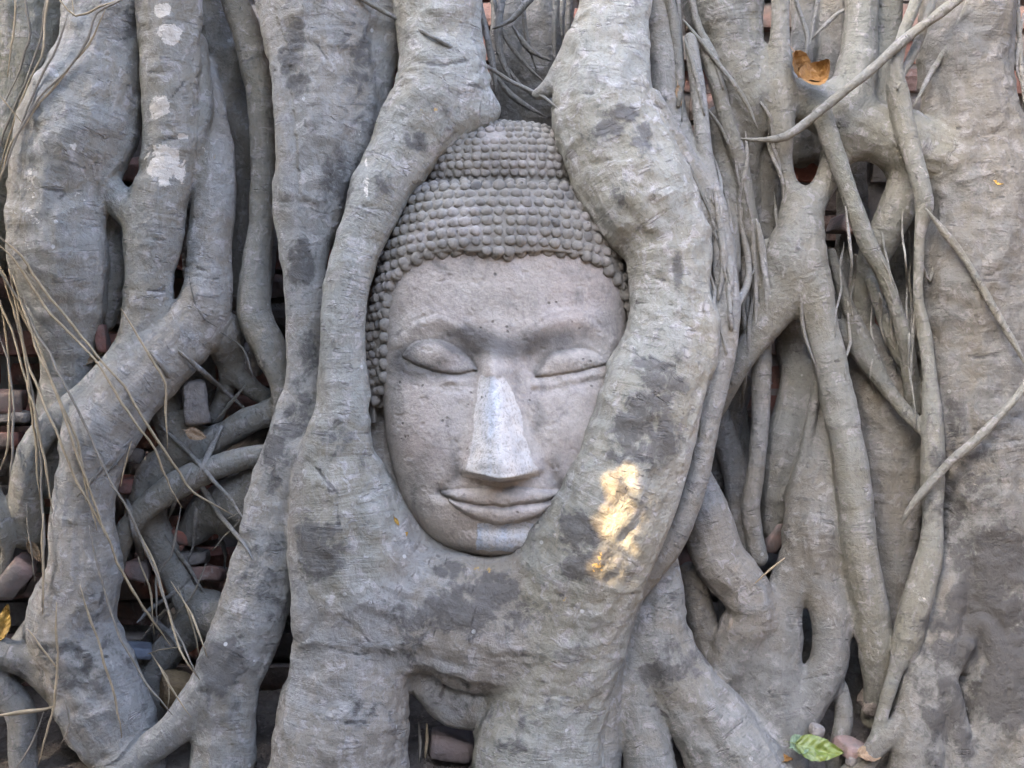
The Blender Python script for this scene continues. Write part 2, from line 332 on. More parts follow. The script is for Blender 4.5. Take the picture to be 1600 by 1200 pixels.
rt('V', [(1400,215,40,-58),(1416,275,32,-60),(1400,325,30,-62),(1376,375,27,-75),(1352,440,24,-100),(1340,520,24,-120)], 1, 30, g=.35)
rt('V', [(1390,-20,24,-110),(1380,80,24,-105),(1375,170,24,-90)], 1, 30, g=.4, v=.85)
rt('W', [(1284,180,17,-18),(1309,250,16,-14),(1334,320,15,-12),(1360,388,14,-15),(1379,425,13,-22),(1400,485,12,-35),(1414,530,13,-45),(1421,575,13,-60),(1425,640,12,-80)], 1, 8, g=.45)
rt('W', [(1360,440,10,-70),(1385,508,11,-70),(1410,560,12,-68)], 1, 8, g=.45, v=.85)
rt('X', [(1436,-20,9,10),(1412,50,10,8),(1398,108,13,2),(1407,165,18,-8),(1420,220,16,0),(1437,285,15,4),(1443,322,15,0),(1437,370,8,-5),(1435,465,8,-15),(1445,520,11,-20),(1453,585,11,-18),(1456,650,16,-15),(1457,720,19,-12),(1457,800,17,-8),(1453,855,20,-5),(1434,935,24,0),(1416,1000,24,2),(1400,1045,13,5),(1384,1095,11,8),(1370,1145,10,10),(1355,1200,10,10)], 1, 8, g=.35)
rt('X', [(1424,985,16,0),(1421,1040,12,-5),(1413,1090,11,-8),(1402,1130,10,-10)], 1, 8, g=.3)
rt('Y', [(1300,395,8,-80),(1320,465,10,-75),(1340,515,14,-70),(1358,562,18,-65),(1382,602,13,-58),(1412,640,11,-45),(1440,668,12,-25)], 1, 8, g=.35, v=.85)
rt('Y', [(1308,508,11,-78),(1334,545,13,-72),(1358,570,12,-66)], 1, 8, g=.35, v=.85)
# -- right trunk
rt('Z', [(1512,-20,74,-70),(1516,130,74,-70),(1528,240,84,-62),(1530,330,92,-62),(1522,430,100,-65),(1530,560,94,-65),(1542,700,92,-62),(1548,820,84,-60),(1552,930,84,-58),(1568,1050,88,-50),(1590,1160,100,-45),(1600,1260,110,-40)], .75, 18, g=.1, v=.9)
rt('Z', [(1600,380,70,-100),(1640,600,80,-100),(1650,800,80,-90),(1650,1000,80,-80),(1650,1250,90,-80)], .8, 18, g=.1, v=.85)
rt('Z', [(1475,430,40,-75),(1478,560,34,-70),(1486,680,30,-70),(1490,780,28,-70)], 1, 18, g=.05, v=.95)
rt('Aa', [(1498,760,22,-55),(1495,860,30,-40),(1478,935,31,-28),(1466,1005,36,-20),(1446,1085,38,-10),(1432,1165,42,0),(1425,1260,46,0)], .95, 14, g=0, v=.9)
rt('Aa', [(1470,1060,22,0),(1490,1110,20,5),(1496,1180,26,5),(1495,1260,28,5)], 1, 14, g=0, v=.85)
rt('Aa', [(1420,1120,16,5),(1385,1155,16,8),(1345,1192,14,8),(1300,1230,14,8)], 1, 12, g=0, v=.85)
rt('Bb', [(1508,1040,12,-12),(1517,992,13,-8),(1532,972,14,-4),(1550,1000,16,-4),(1558,1050,20,-4),(1545,1120,24,-4),(1530,1200,30,-4),(1520,1260,30,-4)], 1, 16, g=0, v=.8)
rt('Bb', [(1512,1010,12,10),(1490,1045,12,5),(1465,1065,12,0)], 1, 12, g=0, v=.75)
# -- right side, middle depths
rt('Cd', [(1345,540,36,-120),(1385,640,54,-118),(1395,740,54,-115),(1392,850,44,-110),(1392,950,36,-110),(1395,1060,30,-110)], .8, 14, g=.0, v=1.0)
rt('De', [(1236,470,26,-110),(1236,545,23,-105),(1244,590,25,-100),(1240,635,31,-95),(1224,690,33,-90),(1212,755,26,-95),(1205,820,24,-110)], 1, 14, g=.2, v=.9)
rt('De', [(1277,600,8,-55),(1264,668,8,-55),(1250,735,10,-60),(1238,775,12,-70)], 1, 8, g=.2, v=.9)
rt('Ef', [(1190,470,16,-70),(1190,570,15,-62),(1188,660,15,-58),(1180,740,15,-60),(1174,800,16,-62),(1186,870,15,-70)], 1, 10, g=.2, v=.95)
rt('Ef', [(1120,650,22,-110),(1150,740,20,-105),(1150,810,18,-95),(1164,870,20,-90)], 1, 12, g=.1, v=.85)
rt('Ef', [(1160,600,18,-140),(1140,680,18,-140),(1120,760,18,-135)], 1, 12, g=.1, v=.8)
rt('Fg', [(1200,230,30,-95),(1196,330,28,-95),(1198,430,26,-95),(1195,500,20,-100)], 1, 12, g=.3, v=.8)
rt('Gh', [(1285,590,30,-90),(1290,660,33,-80),(1285,740,38,-70),(1270,820,46,-60),(1283,900,36,-50),(1297,960,33,-45),(1300,1005,31,-45),(1290,1050,33,-45),(1262,1092,34,-45),(1238,1130,34,-45)], .95, 16, g=.05, v=.95)
rt('Gh', [(1262,850,36,-60),(1228,920,30,-55),(1218,1000,36,-50),(1217,1070,39,-45),(1222,1150,42,-45),(1225,1260,46,-45)], .95, 18, g=.05, v=.95)
rt('Gh', [(1200,960,24,-45),(1165,1010,24,-42),(1130,1040,24,-50)], 1, 16, g=.05)
rt('Gh', [(1312,1075,12,-50),(1318,1118,15,-50),(1309,1165,15,-45),(1300,1230,16,-45)], 1, 10, g=.05)
rt('Hi', [(1080,740,32,-40),(1098,800,42,-30),(1122,870,42,-28),(1160,915,44,-25),(1172,955,40,-28),(1152,1000,38,-40),(1140,1050,34,-60)], .95, 18, g=.05)
rt('Hi', [(1185,1000,44,-60),(1200,1070,48,-60),(1190,1150,50,-55)], .9, 18, g=.05, v=.9)
rt('Hi', [(1078,900,24,-65),(1096,970,22,-65),(1112,1040,20,-70),(1120,1100,24,-70)], 1, 14, g=.05, v=.85)
rt('Ij', [(1035,860,22,10),(1028,930,42,0),(1030,1000,52,-2),(1060,1060,54,0),(1105,1120,62,0),(1150,1190,74,0),(1175,1260,84,0)], .85, 18, g=.05, v=.98)
rt('Ij', [(1000,960,22,5),(998,1040,24,8),(1000,1110,30,12),(1015,1190,42,12),(1020,1260,46,12)], .95, 16, g=.05, v=.98)
# -- deeper columns seen only in the gaps
bk = 0
for x0, x1, r in ((1256,1250,24),(1303,1295,26),(800,795,34),(850,840,40)):
    bk += 1
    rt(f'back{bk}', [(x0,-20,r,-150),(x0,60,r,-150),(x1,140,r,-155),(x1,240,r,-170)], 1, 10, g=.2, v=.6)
for x0, x1, y0, y1, r in ((300,310,330,620,26),(400,390,260,520,24),(1330,1300,260,520,24),(1410,1380,330,620,24),(1130,1150,580,1000,30),(1240,1270,330,560,22),(1330,1320,880,1200,22),(1250,1245,880,1200,24),(1450,1470,560,1100,30),(980,985,1000,1250,26),(700,690,1100,1260,16)):
    bk += 1
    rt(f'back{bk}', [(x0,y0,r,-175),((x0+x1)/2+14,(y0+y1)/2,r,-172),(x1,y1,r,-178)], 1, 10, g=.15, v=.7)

VOX = .0033
GX0, GY0, GZ0 = -.97, -.215, -.03
NX, NY, NZ = int(1.94 / VOX), int(.455 / VOX), int(1.39 / VOX)
GX = GX0 + VOX * np.arange(NX, dtype=np.float32); GY = GY0 + VOX * np.arange(NY, dtype=np.float32); GZ = GZ0 + VOX * np.arange(NZ, dtype=np.float32)

def catmull(pts, step=.012):
    """(n,4) world points with radius -> resampled smooth chain"""
    P0 = np.asarray(pts, float); n = len(P0)
    E = np.vstack([2 * P0[0] - P0[1], P0, 2 * P0[-1] - P0[-2]]); out = []
    for i in range(n - 1):
        a, b, c, d = E[i:i + 4]; L = np.linalg.norm(c[:3] - b[:3]); m = max(1, int(L / step))
        for t in np.arange(m) / m:
            out.append(.5 * (2 * b + (c - a) * t + (2 * a - 5 * b + 4 * c - d) * t * t + (3 * b - a - 3 * c + d) * t ** 3))
    out.append(P0[-1]); o = np.array(out); o[:, 3] = np.maximum(o[:, 3], .002); return o
def to_world(pts, fat=1.0):
    q = [[p[0], p[1], p[2] * fat, p[3] if p[3] > -50 else -50 + (p[3] + 50) * 1.25] for p in pts]
    if q[0][1] <= 0: q.insert(0, [2 * q[0][0] - q[1][0] if abs(q[0][0] - q[1][0]) < 40 else q[0][0], -170, q[0][2], q[0][3]])
    return [(*P(x, y, d), r * SC(d)) for x, y, r, d in q]

def build_field():
    F = np.full((NX, NY, NZ), .5, np.float32); best = np.full((NX, NY, NZ), .5, np.float32); own = np.full((NX, NY, NZ), -1, np.int16)
    chains = []
    for ri, (nm, flat, k, g, v, pts) in enumerate(ROOTS):
        ch = catmull(to_world(pts, 1.0 if nm in ('O', 'Pp', 'N', 'M') else .955)); kk = k / 1000; pad = kk + 3 * VOX
        # gentle wander so no root is a machined curve
        s = np.concatenate([[0], np.cumsum(np.linalg.norm(np.diff(ch[:, :3], axis=0), axis=1))])
        q = np.stack([s * 9, 0 * s + ri * 3.7, 0 * s], -1)
        ch[:, 3] *= 1 + .07 * fbm(q, 2, 3); ch[:, 0] += .10 * ch[:, 3] * fbm(q, 2, 7)
        chains.append((ch, s))
        lo = (ch[:, :3] - ch[:, 3:4]).min(0) - pad; hi = (ch[:, :3] + ch[:, 3:4]).max(0) + pad
        g0 = np.array([GX0, GY0, GZ0]); N = np.array([NX, NY, NZ])
        i0 = np.clip(np.floor((lo - g0) / VOX).astype(int), 0, N); i1 = np.clip(np.ceil((hi - g0) / VOX).astype(int) + 1, 0, N)
        if (i1 <= i0).any(): continue
        L = np.full(tuple(i1 - i0), .5, np.float32)
        for j in range(len(ch) - 1):
            a, b = ch[j], ch[j + 1]; rm = max(a[3], b[3]) + pad
            j0 = np.clip(np.floor((np.minimum(a[:3], b[:3]) - rm - g0) / VOX).astype(int), i0, i1); j1 = np.clip(np.ceil((np.maximum(a[:3], b[:3]) + rm - g0) / VOX).astype(int) + 1, i0, i1)
            if (j1 <= j0).any(): continue
            x = (GX[j0[0]:j1[0]] - a[0])[:, None, None]; y = (GY[j0[1]:j1[1]] - a[1])[None, :, None]; z = (GZ[j0[2]:j1[2]] - a[2])[None, None, :]
            u = (b - a).astype(np.float32); uu = float(u[0] ** 2 + u[1] ** 2 + u[2] ** 2) + 1e-12
            t = np.clip((x * u[0] + y * u[1] + z * u[2]) / uu, 0, 1)
            d = np.sqrt((x - t * u[0]) ** 2 + ((y - t * u[1]) / flat) ** 2 + (z - t * u[2]) ** 2) - (a[3] + t * u[3])
            sl_ = tuple(slice(j0[m] - i0[m], j1[m] - i0[m]) for m in range(3)); L[sl_] = np.minimum(L[sl_], d)
        S = tuple(slice(i0[m], i1[m]) for m in range(3)); f = F[S]
        h = np.maximum(kk - np.abs(f - L), 0) / kk
        F[S] = np.minimum(f, L) - h * h * kk * .25
        bb = best[S]; w_ = L < bb; bb[w_] = L[w_]; own[S][w_] = ri
    return F, own, chains
def surface_nets(F):
    s = F < 0
    c = [s[dx:NX - 1 + dx, dy:NY - 1 + dy, dz:NZ - 1 + dz] for dx in (0, 1) for dy in (0, 1) for dz in (0, 1)]
    cnt = sum(x.astype(np.int8) for x in c); act = (cnt > 0) & (cnt < 8)
    idx = np.argwhere(act); vid = np.full(act.shape, -1, np.int32); vid[act] = np.arange(len(idx))
    cor = np.array([(dx, dy, dz) for dx in (0, 1) for dy in (0, 1) for dz in (0, 1)])
    vals = np.stack([F[idx[:, 0] + a, idx[:, 1] + b, idx[:, 2] + e] for a, b, e in cor], -1)
    acc = np.zeros((len(idx), 3)); n = np.zeros(len(idx))
    for i in range(8):
        for j in range(i + 1, 8):
            if np.abs(cor[i] - cor[j]).sum() != 1: continue
            va, vb = vals[:, i], vals[:, j]; m = (va < 0) != (vb < 0)
            t = np.where(m, va / np.where(m, va - vb, 1), 0)
            acc += np.where(m[:, None], cor[i] + t[:, None] * (cor[j] - cor[i]), 0); n += m
    V = (idx + acc / n[:, None]) * VOX + np.array([GX0, GY0, GZ0])
    Q = []
    for ax in range(3):
        o1, o2 = (ax + 1) % 3, (ax + 2) % 3
        sl0 = [slice(1, -1)] * 3; sl0[ax] = slice(0, -1); sl1 = [slice(1, -1)] * 3; sl1[ax] = slice(1, None)
        a, b = s[tuple(sl0)], s[tuple(sl1)]
        for flip, m in ((False, a & ~b), (True, ~a & b)):
            e = np.argwhere(m); off = np.array([1, 1, 1]); off[ax] = 0; e = e + off
            d1 = np.zeros(3, int); d1[o1] = 1; d2 = np.zeros(3, int); d2[o2] = 1
            q = [e - d1 - d2, e - d2, e, e - d1]
            q = [vid[x[:, 0], x[:, 1], x[:, 2]] for x in q]
            if flip: q = q[::-1]
            Q.append(np.stack(q, -1))
    return V, np.concatenate(Q), idx
F, OWN, CHAINS = build_field()
# front of the roots for draping thin things: first solid voxel along the view
_sol = F < 0; _any = _sol.any(1); _first = np.where(_any, _sol.argmax(1), NY - 1); FRONT = GY0 + VOX * _first
def front_d(px, py, default=-150):        # depth (mm) of what the camera meets there
    d = 0.0
    for _ in range(4):
        p = P(px, py, d); i, k = int(round((p[0] - GX0) / VOX)), int(round((p[2] - GZ0) / VOX))
        if not (0 <= i < NX and 0 <= k < NZ): return default
        nd = -FRONT[i, k] * 1000
        d = .5 * d + .5 * max(nd, default) if _ < 3 else max(nd, default)
    return d
RV, RQ, RI = surface_nets(F)
RO = OWN[RI[:, 0], RI[:, 1], RI[:, 2]]
if (RO < 0).any(): RO[RO < 0] = 0
del F, OWN, _sol

def chain_uvw(V, ri):
    ch, s = CHAINS[ri]; out = np.zeros((len(V), 3)); rad = np.zeros(len(V))
    T = np.gradient(ch[:, :3], axis=0); T /= np.linalg.norm(T, axis=1, keepdims=True) + 1e-9
    for i in range(0, len(V), 20000):
        v = V[i:i + 20000]; d = ((v[:, None, :] - ch[None, :, :3]) ** 2).sum(-1); j = d.argmin(1)
        rel = v - ch[j, :3]; side = np.stack([T[j, 2], 0 * T[j, 0], -T[j, 0]], -1); side /= np.linalg.norm(side, axis=1, keepdims=True) + 1e-6
        out[i:i + 20000] = np.stack([s[j] + (rel * T[j]).sum(1), (rel * side).sum(1), rel[:, 1]], -1); rad[i:i + 20000] = ch[j, 3]
    return out, rad
UVW = np.zeros((len(RV), 3)); RAD = np.zeros(len(RV)); TINT = np.zeros((len(RV), 3))
BARK_LIGHT_TONE = dict(A=1.1, Dd=1.15, F=1.05, J=1.1, I=1.1, M=1.16, O=1.1, Z=.60, Aa=.72, Bb=.72, Cd=.66, X=.66, W=.64, V=.66, Y=.62, U=.70, Gh=.72, De=.70, S=.76, T=.72, Ef=.72, Hi=.82, Ij=.92, Fg=.70, Rr=.86, Q=.84, Pp=1.18, N=1.12, B=1.22, Cc=1.18, E=1.25)   # bark tone per root, left lightened and right darkened to offset the light
for ri in range(len(ROOTS)):
    m = RO == ri
    if m.any():
        UVW[m], RAD[m] = chain_uvw(RV[m], ri); UVW[m] += np.array([ri * 1.37, ri * .71, 0]); hv = np.array([hash3(np.int64(sum(map(ord, ROOTS[ri][0]))), np.int64(3), np.int64(j), 7) for j in (0, 1)]); TINT[m] = (ROOTS[ri][3] + .2 * hv[0], ROOTS[ri][4] * (.92 + .16 * hv[1]) * BARK_LIGHT_TONE.get(ROOTS[ri][0], 1.0), 0)
_same = (RO[RQ] == RO[RQ][:, :1]).all(1); SEAM = np.zeros((len(RV), 1)); SEAM[RQ[~_same].ravel()] = 1
# smooth the tints a little, then push the surface in and out: lumps, flutes along the root, shallow rings
def vnormals(V, Q):
    n = np.cross(V[Q[:, 2]] - V[Q[:, 0]], V[Q[:, 3]] - V[Q[:, 1]]); N = np.zeros_like(V)
    for c in range(4): np.add.at(N, Q[:, c], n)
    return N / (np.linalg.norm(N, axis=1, keepdims=True) + 1e-12)
def relax(A, Q, it, f=.5):
    for _ in range(it):
        S = np.zeros_like(A); C = np.zeros(len(A))
        for a, b in ((0, 1), (1, 2), (2, 3), (3, 0)):
            np.add.at(S, Q[:, a], A[Q[:, b]]); np.add.at(S, Q[:, b], A[Q[:, a]]); np.add.at(C, Q[:, a], 1); np.add.at(C, Q[:, b], 1)
        A = A + f * (S / np.maximum(C, 1)[:, None] - A)
    return A
RV = relax(RV, RQ, 1, .4); TINT = relax(TINT, RQ, 30); SEAM0 = SEAM.copy(); SEAM = np.maximum(SEAM0, np.clip(relax(np.maximum(relax(SEAM0, RQ, 3) * 3, SEAM0).clip(0, 1), RQ, 4) * 1.6, 0, 1)); TINT[:, 2] = SEAM[:, 0]
RN = vnormals(RV, RQ)
amp = np.clip(RAD / .05, .25, 1.3)
kp = 1 - SEAM[:, 0]
rg = 1 - np.abs(fbm(RV * 24, 2, 61)) * 2
disp = .0062 * amp * fbm(RV * 13, 3, 21) + .0024 * amp * rg + .0011 * amp * fbm(RV * 48, 2, 71) + .0035 * kp * amp * fbm(UVW * np.array([7, 42, 42]), 2, 31) + .0008 * kp * np.clip(RAD / .03, .3, 1) * fbm(UVW * np.array([55, 8, 8]), 2, 41)
CREASES = [[(225,48),(270,38),(310,32)],[(235,115),(290,105)],[(265,150),(285,128),(310,120)],[(245,220),(290,218)],[(410,62),(440,62)],[(440,80),(465,66),(490,65),(510,90)],[(430,108),(485,98)],[(620,110),(680,118),(740,112)],[(625,135),(690,128),(755,138)],[(628,95),(690,100),(735,92)],[(565,320),(600,332)],[(578,634),(530,632),(512,645),(515,662),(532,677),(578,679)],
  [(870,165),(910,148),(960,140),(1010,160),(1035,172)],[(915,255),(950,250),(1000,250)],[(990,430),(1040,436)],[(1000,470),(1050,476)],[(850,840),(880,870),(890,900)],[(462,872),(520,876)],[(490,930),(545,975),(600,1020)],[(515,1015),(560,1024),(603,1020)],[(540,1130),(640,1124)],[(870,930),(930,948),(985,925)],[(1480,295),(1520,315),(1580,305)],[(1540,430),(1600,418)],[(1500,700),(1560,655),(1600,650)],[(1545,690),(1600,688)],[(1505,880),(1570,870)],[(1505,560),(1560,552),(1600,556)],
  [(60,290),(110,300),(128,297)],[(85,314),(110,302)],[(300,432),(330,438),(355,432)],[(292,418),(325,424)],[(210,370),(255,376)],[(205,450),(260,452)],[(70,920),(110,935),(165,925)],[(60,1010),(120,1022),(175,1010)],[(120,955),(150,950),(160,930)],[(315,1080),(360,1090)],[(1205,660),(1245,668)],[(1130,900),(1165,890)],[(1085,918),(1110,935)],[(1255,1060),(1310,1048)],[(1240,1095),(1275,1120)],[(1000,1100),(1030,1105)],[(690,1085),(700,1060),(735,1065),(740,1090)],[(760,1030),(800,1020),(860,1035)],[(480,720),(530,770),(530,820)],[(495,765),(535,768)],[(845,1085),(900,1092)],[(1495,200),(1540,210),(1580,200)],[(1365,300),(1410,310)]]
_s = (D + RV[:, 1]) / D / 1000; _px = 800 + RV[:, 0] / _s; _py = 600 - (RV[:, 2] - CZ) / _s; CREASE = np.zeros(len(RV))
_wx, _wy = _px + 5 * fbm(RV * 30, 2, 81), _py + 5 * fbm(RV * 30, 2, 82)
for cr_ in CREASES:
    a_ = np.array(cr_); m = (RN[:, 1] < .2) & (_px > a_[:, 0].min() - 40) & (_px < a_[:, 0].max() + 40) & (_py > a_[:, 1].min() - 40) & (_py < a_[:, 1].max() + 40)
    if not m.any(): continue
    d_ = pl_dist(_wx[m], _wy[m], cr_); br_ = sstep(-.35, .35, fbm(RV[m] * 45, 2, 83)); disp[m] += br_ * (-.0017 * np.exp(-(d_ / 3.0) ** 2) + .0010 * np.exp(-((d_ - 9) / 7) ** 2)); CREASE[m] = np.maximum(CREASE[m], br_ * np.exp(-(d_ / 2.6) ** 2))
RV = RV + RN * disp[:, None]; RN = vnormals(RV, RQ)

# stains: 0 pale lichen, 1 dark weathering and painted crease shade, 2 yellow flecks   (px, py, rx, ry, strength)
STAINS = {0: [(265,52,18,16,.95),(255,15,14,12,.8),(250,165,14,22,.9),(258,255,26,30,.9),(284,213,8,5,.9),(280,270,14,14,.7),(572,280,6,36,.42),(318,240,10,24,.45),(115,228,8,8,.5),(50,330,14,70,.35),(1195,990,10,18,.3)],
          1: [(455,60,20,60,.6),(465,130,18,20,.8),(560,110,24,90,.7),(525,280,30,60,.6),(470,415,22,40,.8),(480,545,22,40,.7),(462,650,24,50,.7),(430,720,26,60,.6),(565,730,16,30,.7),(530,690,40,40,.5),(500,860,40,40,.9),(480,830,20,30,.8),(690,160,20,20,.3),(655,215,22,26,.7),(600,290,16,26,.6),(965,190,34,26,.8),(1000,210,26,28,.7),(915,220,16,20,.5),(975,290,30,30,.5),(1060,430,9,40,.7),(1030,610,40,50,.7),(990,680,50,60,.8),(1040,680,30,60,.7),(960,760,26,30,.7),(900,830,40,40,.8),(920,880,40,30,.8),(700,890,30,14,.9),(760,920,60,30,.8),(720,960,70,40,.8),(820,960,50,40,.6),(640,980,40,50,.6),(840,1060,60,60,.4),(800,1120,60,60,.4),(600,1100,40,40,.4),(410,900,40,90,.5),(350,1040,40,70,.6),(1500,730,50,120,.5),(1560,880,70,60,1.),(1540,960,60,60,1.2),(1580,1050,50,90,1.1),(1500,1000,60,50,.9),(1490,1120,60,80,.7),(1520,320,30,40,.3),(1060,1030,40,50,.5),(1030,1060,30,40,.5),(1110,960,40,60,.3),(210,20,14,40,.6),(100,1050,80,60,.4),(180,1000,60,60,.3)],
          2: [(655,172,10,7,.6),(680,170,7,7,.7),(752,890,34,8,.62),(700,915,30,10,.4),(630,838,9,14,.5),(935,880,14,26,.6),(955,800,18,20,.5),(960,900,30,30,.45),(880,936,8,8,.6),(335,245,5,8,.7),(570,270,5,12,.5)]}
s_ = (D + RV[:, 1]) / D / 1000; PXV = 800 + RV[:, 0] / s_; PYV = 600 - (RV[:, 2] - CZ) / s_
STAIN = np.zeros((len(RV), 3)); fr = RN[:, 1] < .1
for c, L in STAINS.items():
    for x, y, rx, ry, a in L:
        q = ((PXV - x) / rx) ** 2 + ((PYV - y) / ry) ** 2
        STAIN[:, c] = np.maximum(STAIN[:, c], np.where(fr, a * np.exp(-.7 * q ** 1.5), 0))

STAIN[:, 1] = np.maximum(STAIN[:, 1], CREASE * .75)  # crease shading painted in as extra darkness
fig = empty('fig_tree', (0, .05, 0))
tag(fig, 'old strangler fig whose pale grey roots wrap round the carved stone head', 'tree')
names = []
for r_ in ROOTS:
    if r_[0] not in names: names.append(r_[0])
PART = np.array([names.index(r_[0]) for r_ in ROOTS])
fo = PART[RO[RQ]]; fpart = fo[:, 0]
for c in (1, 2): fpart = np.where((fo == fo[:, c:c + 1]).sum(1) >= 3, fo[:, c], fpart)
LAB = {'Cc': 'upright root with crusty white patches', 'Pp': 'thick pale root curving past the right cheek of the head', 'N': 'smooth root curving past the left cheek of the head', 'O': 'broad stained root mass under the chin', 'Z': 'broad dark ringed trunk'}
for pi, nm in enumerate(names):
    q = RQ[fpart == pi]
    if len(q) < 20: continue
    cy = RV[q].mean(1); q = q[cy[:, 1] < .225]
    u, inv = np.unique(q, return_inverse=True); q2 = inv.reshape(-1, 4)
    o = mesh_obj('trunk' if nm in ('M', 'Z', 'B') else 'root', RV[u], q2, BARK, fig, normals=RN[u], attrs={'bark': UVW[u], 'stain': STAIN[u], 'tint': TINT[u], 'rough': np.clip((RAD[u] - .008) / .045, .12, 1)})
    if nm in LAB: o['label'] = LAB[nm]

# ------------------------------------------------------------------ thin hanging and creeping roots
def tube(name, pts, mat, parent, drape=False, lift=0, sides=8, wob=.0015, tint=(.2, 1, 0), step=.014, hang=0):
    """pts: (px, py, radius px, depth). drape keeps it on what lies behind it."""
    if drape:
        q = []
        for x, y, r, d in pts: q.append([x, y, r, max(d, front_d(x, y, -160) + r * .6 + lift)])
        ds = np.array([a[3] for a in q]); dm = ds.copy()
        if hang:
            for i in range(len(ds)): dm[i] = ds[max(0, i - hang):i + hang + 1].max()
            e = np.pad(dm, 2, 'edge'); dm = np.maximum((e[:-4] + e[1:-3] + e[2:-2] + e[3:-1] + e[4:]) / 5, ds)
        else:
            for i in range(1, len(ds) - 1): dm[i] = max(ds[i], .25 * ds[i - 1] + .5 * ds[i] + .25 * ds[i + 1])
        for a, b in zip(q, dm): a[3] = b
        pts = q
    ch = catmull([(*P(x, y, d), r * SC(d)) for x, y, r, d in pts], step)
    sd = random.randrange(1000); s = np.concatenate([[0], np.cumsum(np.linalg.norm(np.diff(ch[:, :3], axis=0), axis=1))])
    ch[:, :3] += wob * np.stack([fbm(np.stack([s * 22, 0 * s + j * 5 + sd, 0 * s], -1), 3, sd) for j in range(3)], -1)
    ch[:, 3] *= 1 + (.18 if sides < 20 else .10) * fbm(np.stack([s * (40 if sides < 20 else 7), 0 * s + sd, 0 * s], -1), 2, sd + 5)
    if sides < 20: ch[:, 3] *= np.minimum(1, .30 + .70 * np.minimum(s / .05 + (0 if pts[0][1] > 5 else 1), (s[-1] - s) / .06))
    n = len(ch); T = np.gradient(ch[:, :3], axis=0); T /= np.linalg.norm(T, axis=1, keepdims=True) + 1e-9
    ref = np.array([0, 1, 0.]); A = np.cross(T, ref); A /= np.linalg.norm(A, axis=1, keepdims=True) + 1e-6; B = np.cross(A, T)
    th = np.arange(sides) * 2 * np.pi / sides
    V = ch[:, None, :3] + ch[:, 3][:, None, None] * (np.cos(th)[None, :, None] * A[:, None] + np.sin(th)[None, :, None] * B[:, None])
    UV = np.stack([np.repeat(s[:, None], sides, 1) + sd, np.tile(np.cos(th) * .01, (n, 1)), np.tile(np.sin(th) * .01, (n, 1))], -1).reshape(-1, 3)
    i = np.arange(n * sides).reshape(n, sides); nx = np.roll(i, -1, 1)
    Fq = np.stack([i[:-1], nx[:-1], nx[1:], i[1:]], -1).reshape(-1, 4)
    V = V.reshape(-1, 3); e0, e1 = len(V), len(V) + 1
    V = np.vstack([V, ch[0, :3], ch[-1, :3]])
    Fl = [tuple(f) for f in Fq.tolist()] + [(e0, int(nx[0, j]), int(i[0, j])) for j in range(sides)] + [(e1, int(i[-1, j]), int(nx[-1, j])) for j in range(sides)]
    UV = np.vstack([UV, UV[0], UV[-1]])
    return mesh_obj(name, V, Fl, mat, parent, attrs={'bark': UV, 'stain': np.zeros((len(V), 3)), 'tint': np.tile(tint, (len(V), 1)), 'rough': np.full(len(V), .25 if sides < 20 else .9)})
def ar(xy, r, d=-150, mat=None, drape=True, lift=0, tint=(.4, .66, 0)):
    n = len(xy); pts = [(x, y, r if not isinstance(r, tuple) else r[0] + (r[1] - r[0]) * i / (n - 1), d) for i, (x, y) in enumerate(xy)]
    if drape:                             # densify so it follows what it lies on
        q = []
        for a, b in zip(pts[:-1], pts[1:]):
            m = max(1, int(math.hypot(a[0] - b[0], a[1] - b[1]) / 45))
            for t in range(m): q.append(tuple(a[j] + (b[j] - a[j]) * t / m for j in range(4)))
        pts = q + [pts[-1]]
    return tube('aerial_root', pts, mat or BARK, fig, drape, lift, tint=tint)
ar([(1510,-12),(1417,60),(1360,110),(1300,157),(1260,190),(1228,214),(1195,219),(1158,216)], (8,6), 20, lift=1)
ar([(1517,-10),(1483,67),(1453,117),(1427,167)], 4.5)
ar([(1462,-10),(1433,67),(1413,113),(1402,140)], 7, -10)
ar([(1446,325),(1483,373),(1507,405),(1540,460),(1577,523),(1606,575)], (6.5,6), 15, lift=2)
ar([(1612,560),(1600,605),(1560,652),(1520,693),(1483,723),(1440,770),(1417,800),(1408,818)], (6,8), 25, lift=1)
ar([(1437,400),(1452,440),(1462,400),(1470,385)], 3)
ar([(1432,470),(1425,540),(1424,600)], 3, -30)
ar([(1045,-10),(1057,67),(1063,133),(1060,168)], 9, -10)
ar([(1058,-10),(1064,60),(1066,140),(1066,190)], 3.5, 0)
ar([(1067,30),(1117,93),(1160,150),(1184,202)], 4.2, 10, lift=3)
ar([(1064,190),(1052,235),(1048,248)], 2.5, 40)
ar([(1058,215),(1083,273),(1110,337),(1120,350)], 3, 20)
ar([(1098,160),(1125,200),(1150,250)], 4, -10)
ar([(1070,60),(1085,110),(1100,180)], 5, -20)
ar([(1080,-10),(1090,40),(1118,90),(1130,140)], 6, -20)
for a in range(9):
    x = 1128 + a * 8 + random.uniform(-6, 6)
    ar([(x - 8, 300 + a * 6), (x + random.uniform(-5, 8), 350 + a * 6), (x + random.uniform(0, 18), 410 + a * 8), (x + random.uniform(-12, 16), 470 + a * 9)], random.uniform(4, 8), -60, tint=(.25, .85, 0))
ar([(1150,560),(1165,520),(1160,480),(1170,440)], 4, -30); ar([(1140,520),(1160,460),(1180,420)], 4, -20)
ar([(1098,640),(1092,690),(1076,712)], 2.5, 70)
ar([(553,-8),(617,27),(700,70),(767,107),(805,130),(850,152),(872,170)], (3.6,3.2), -40, lift=4, tint=(.3, .85, 0))
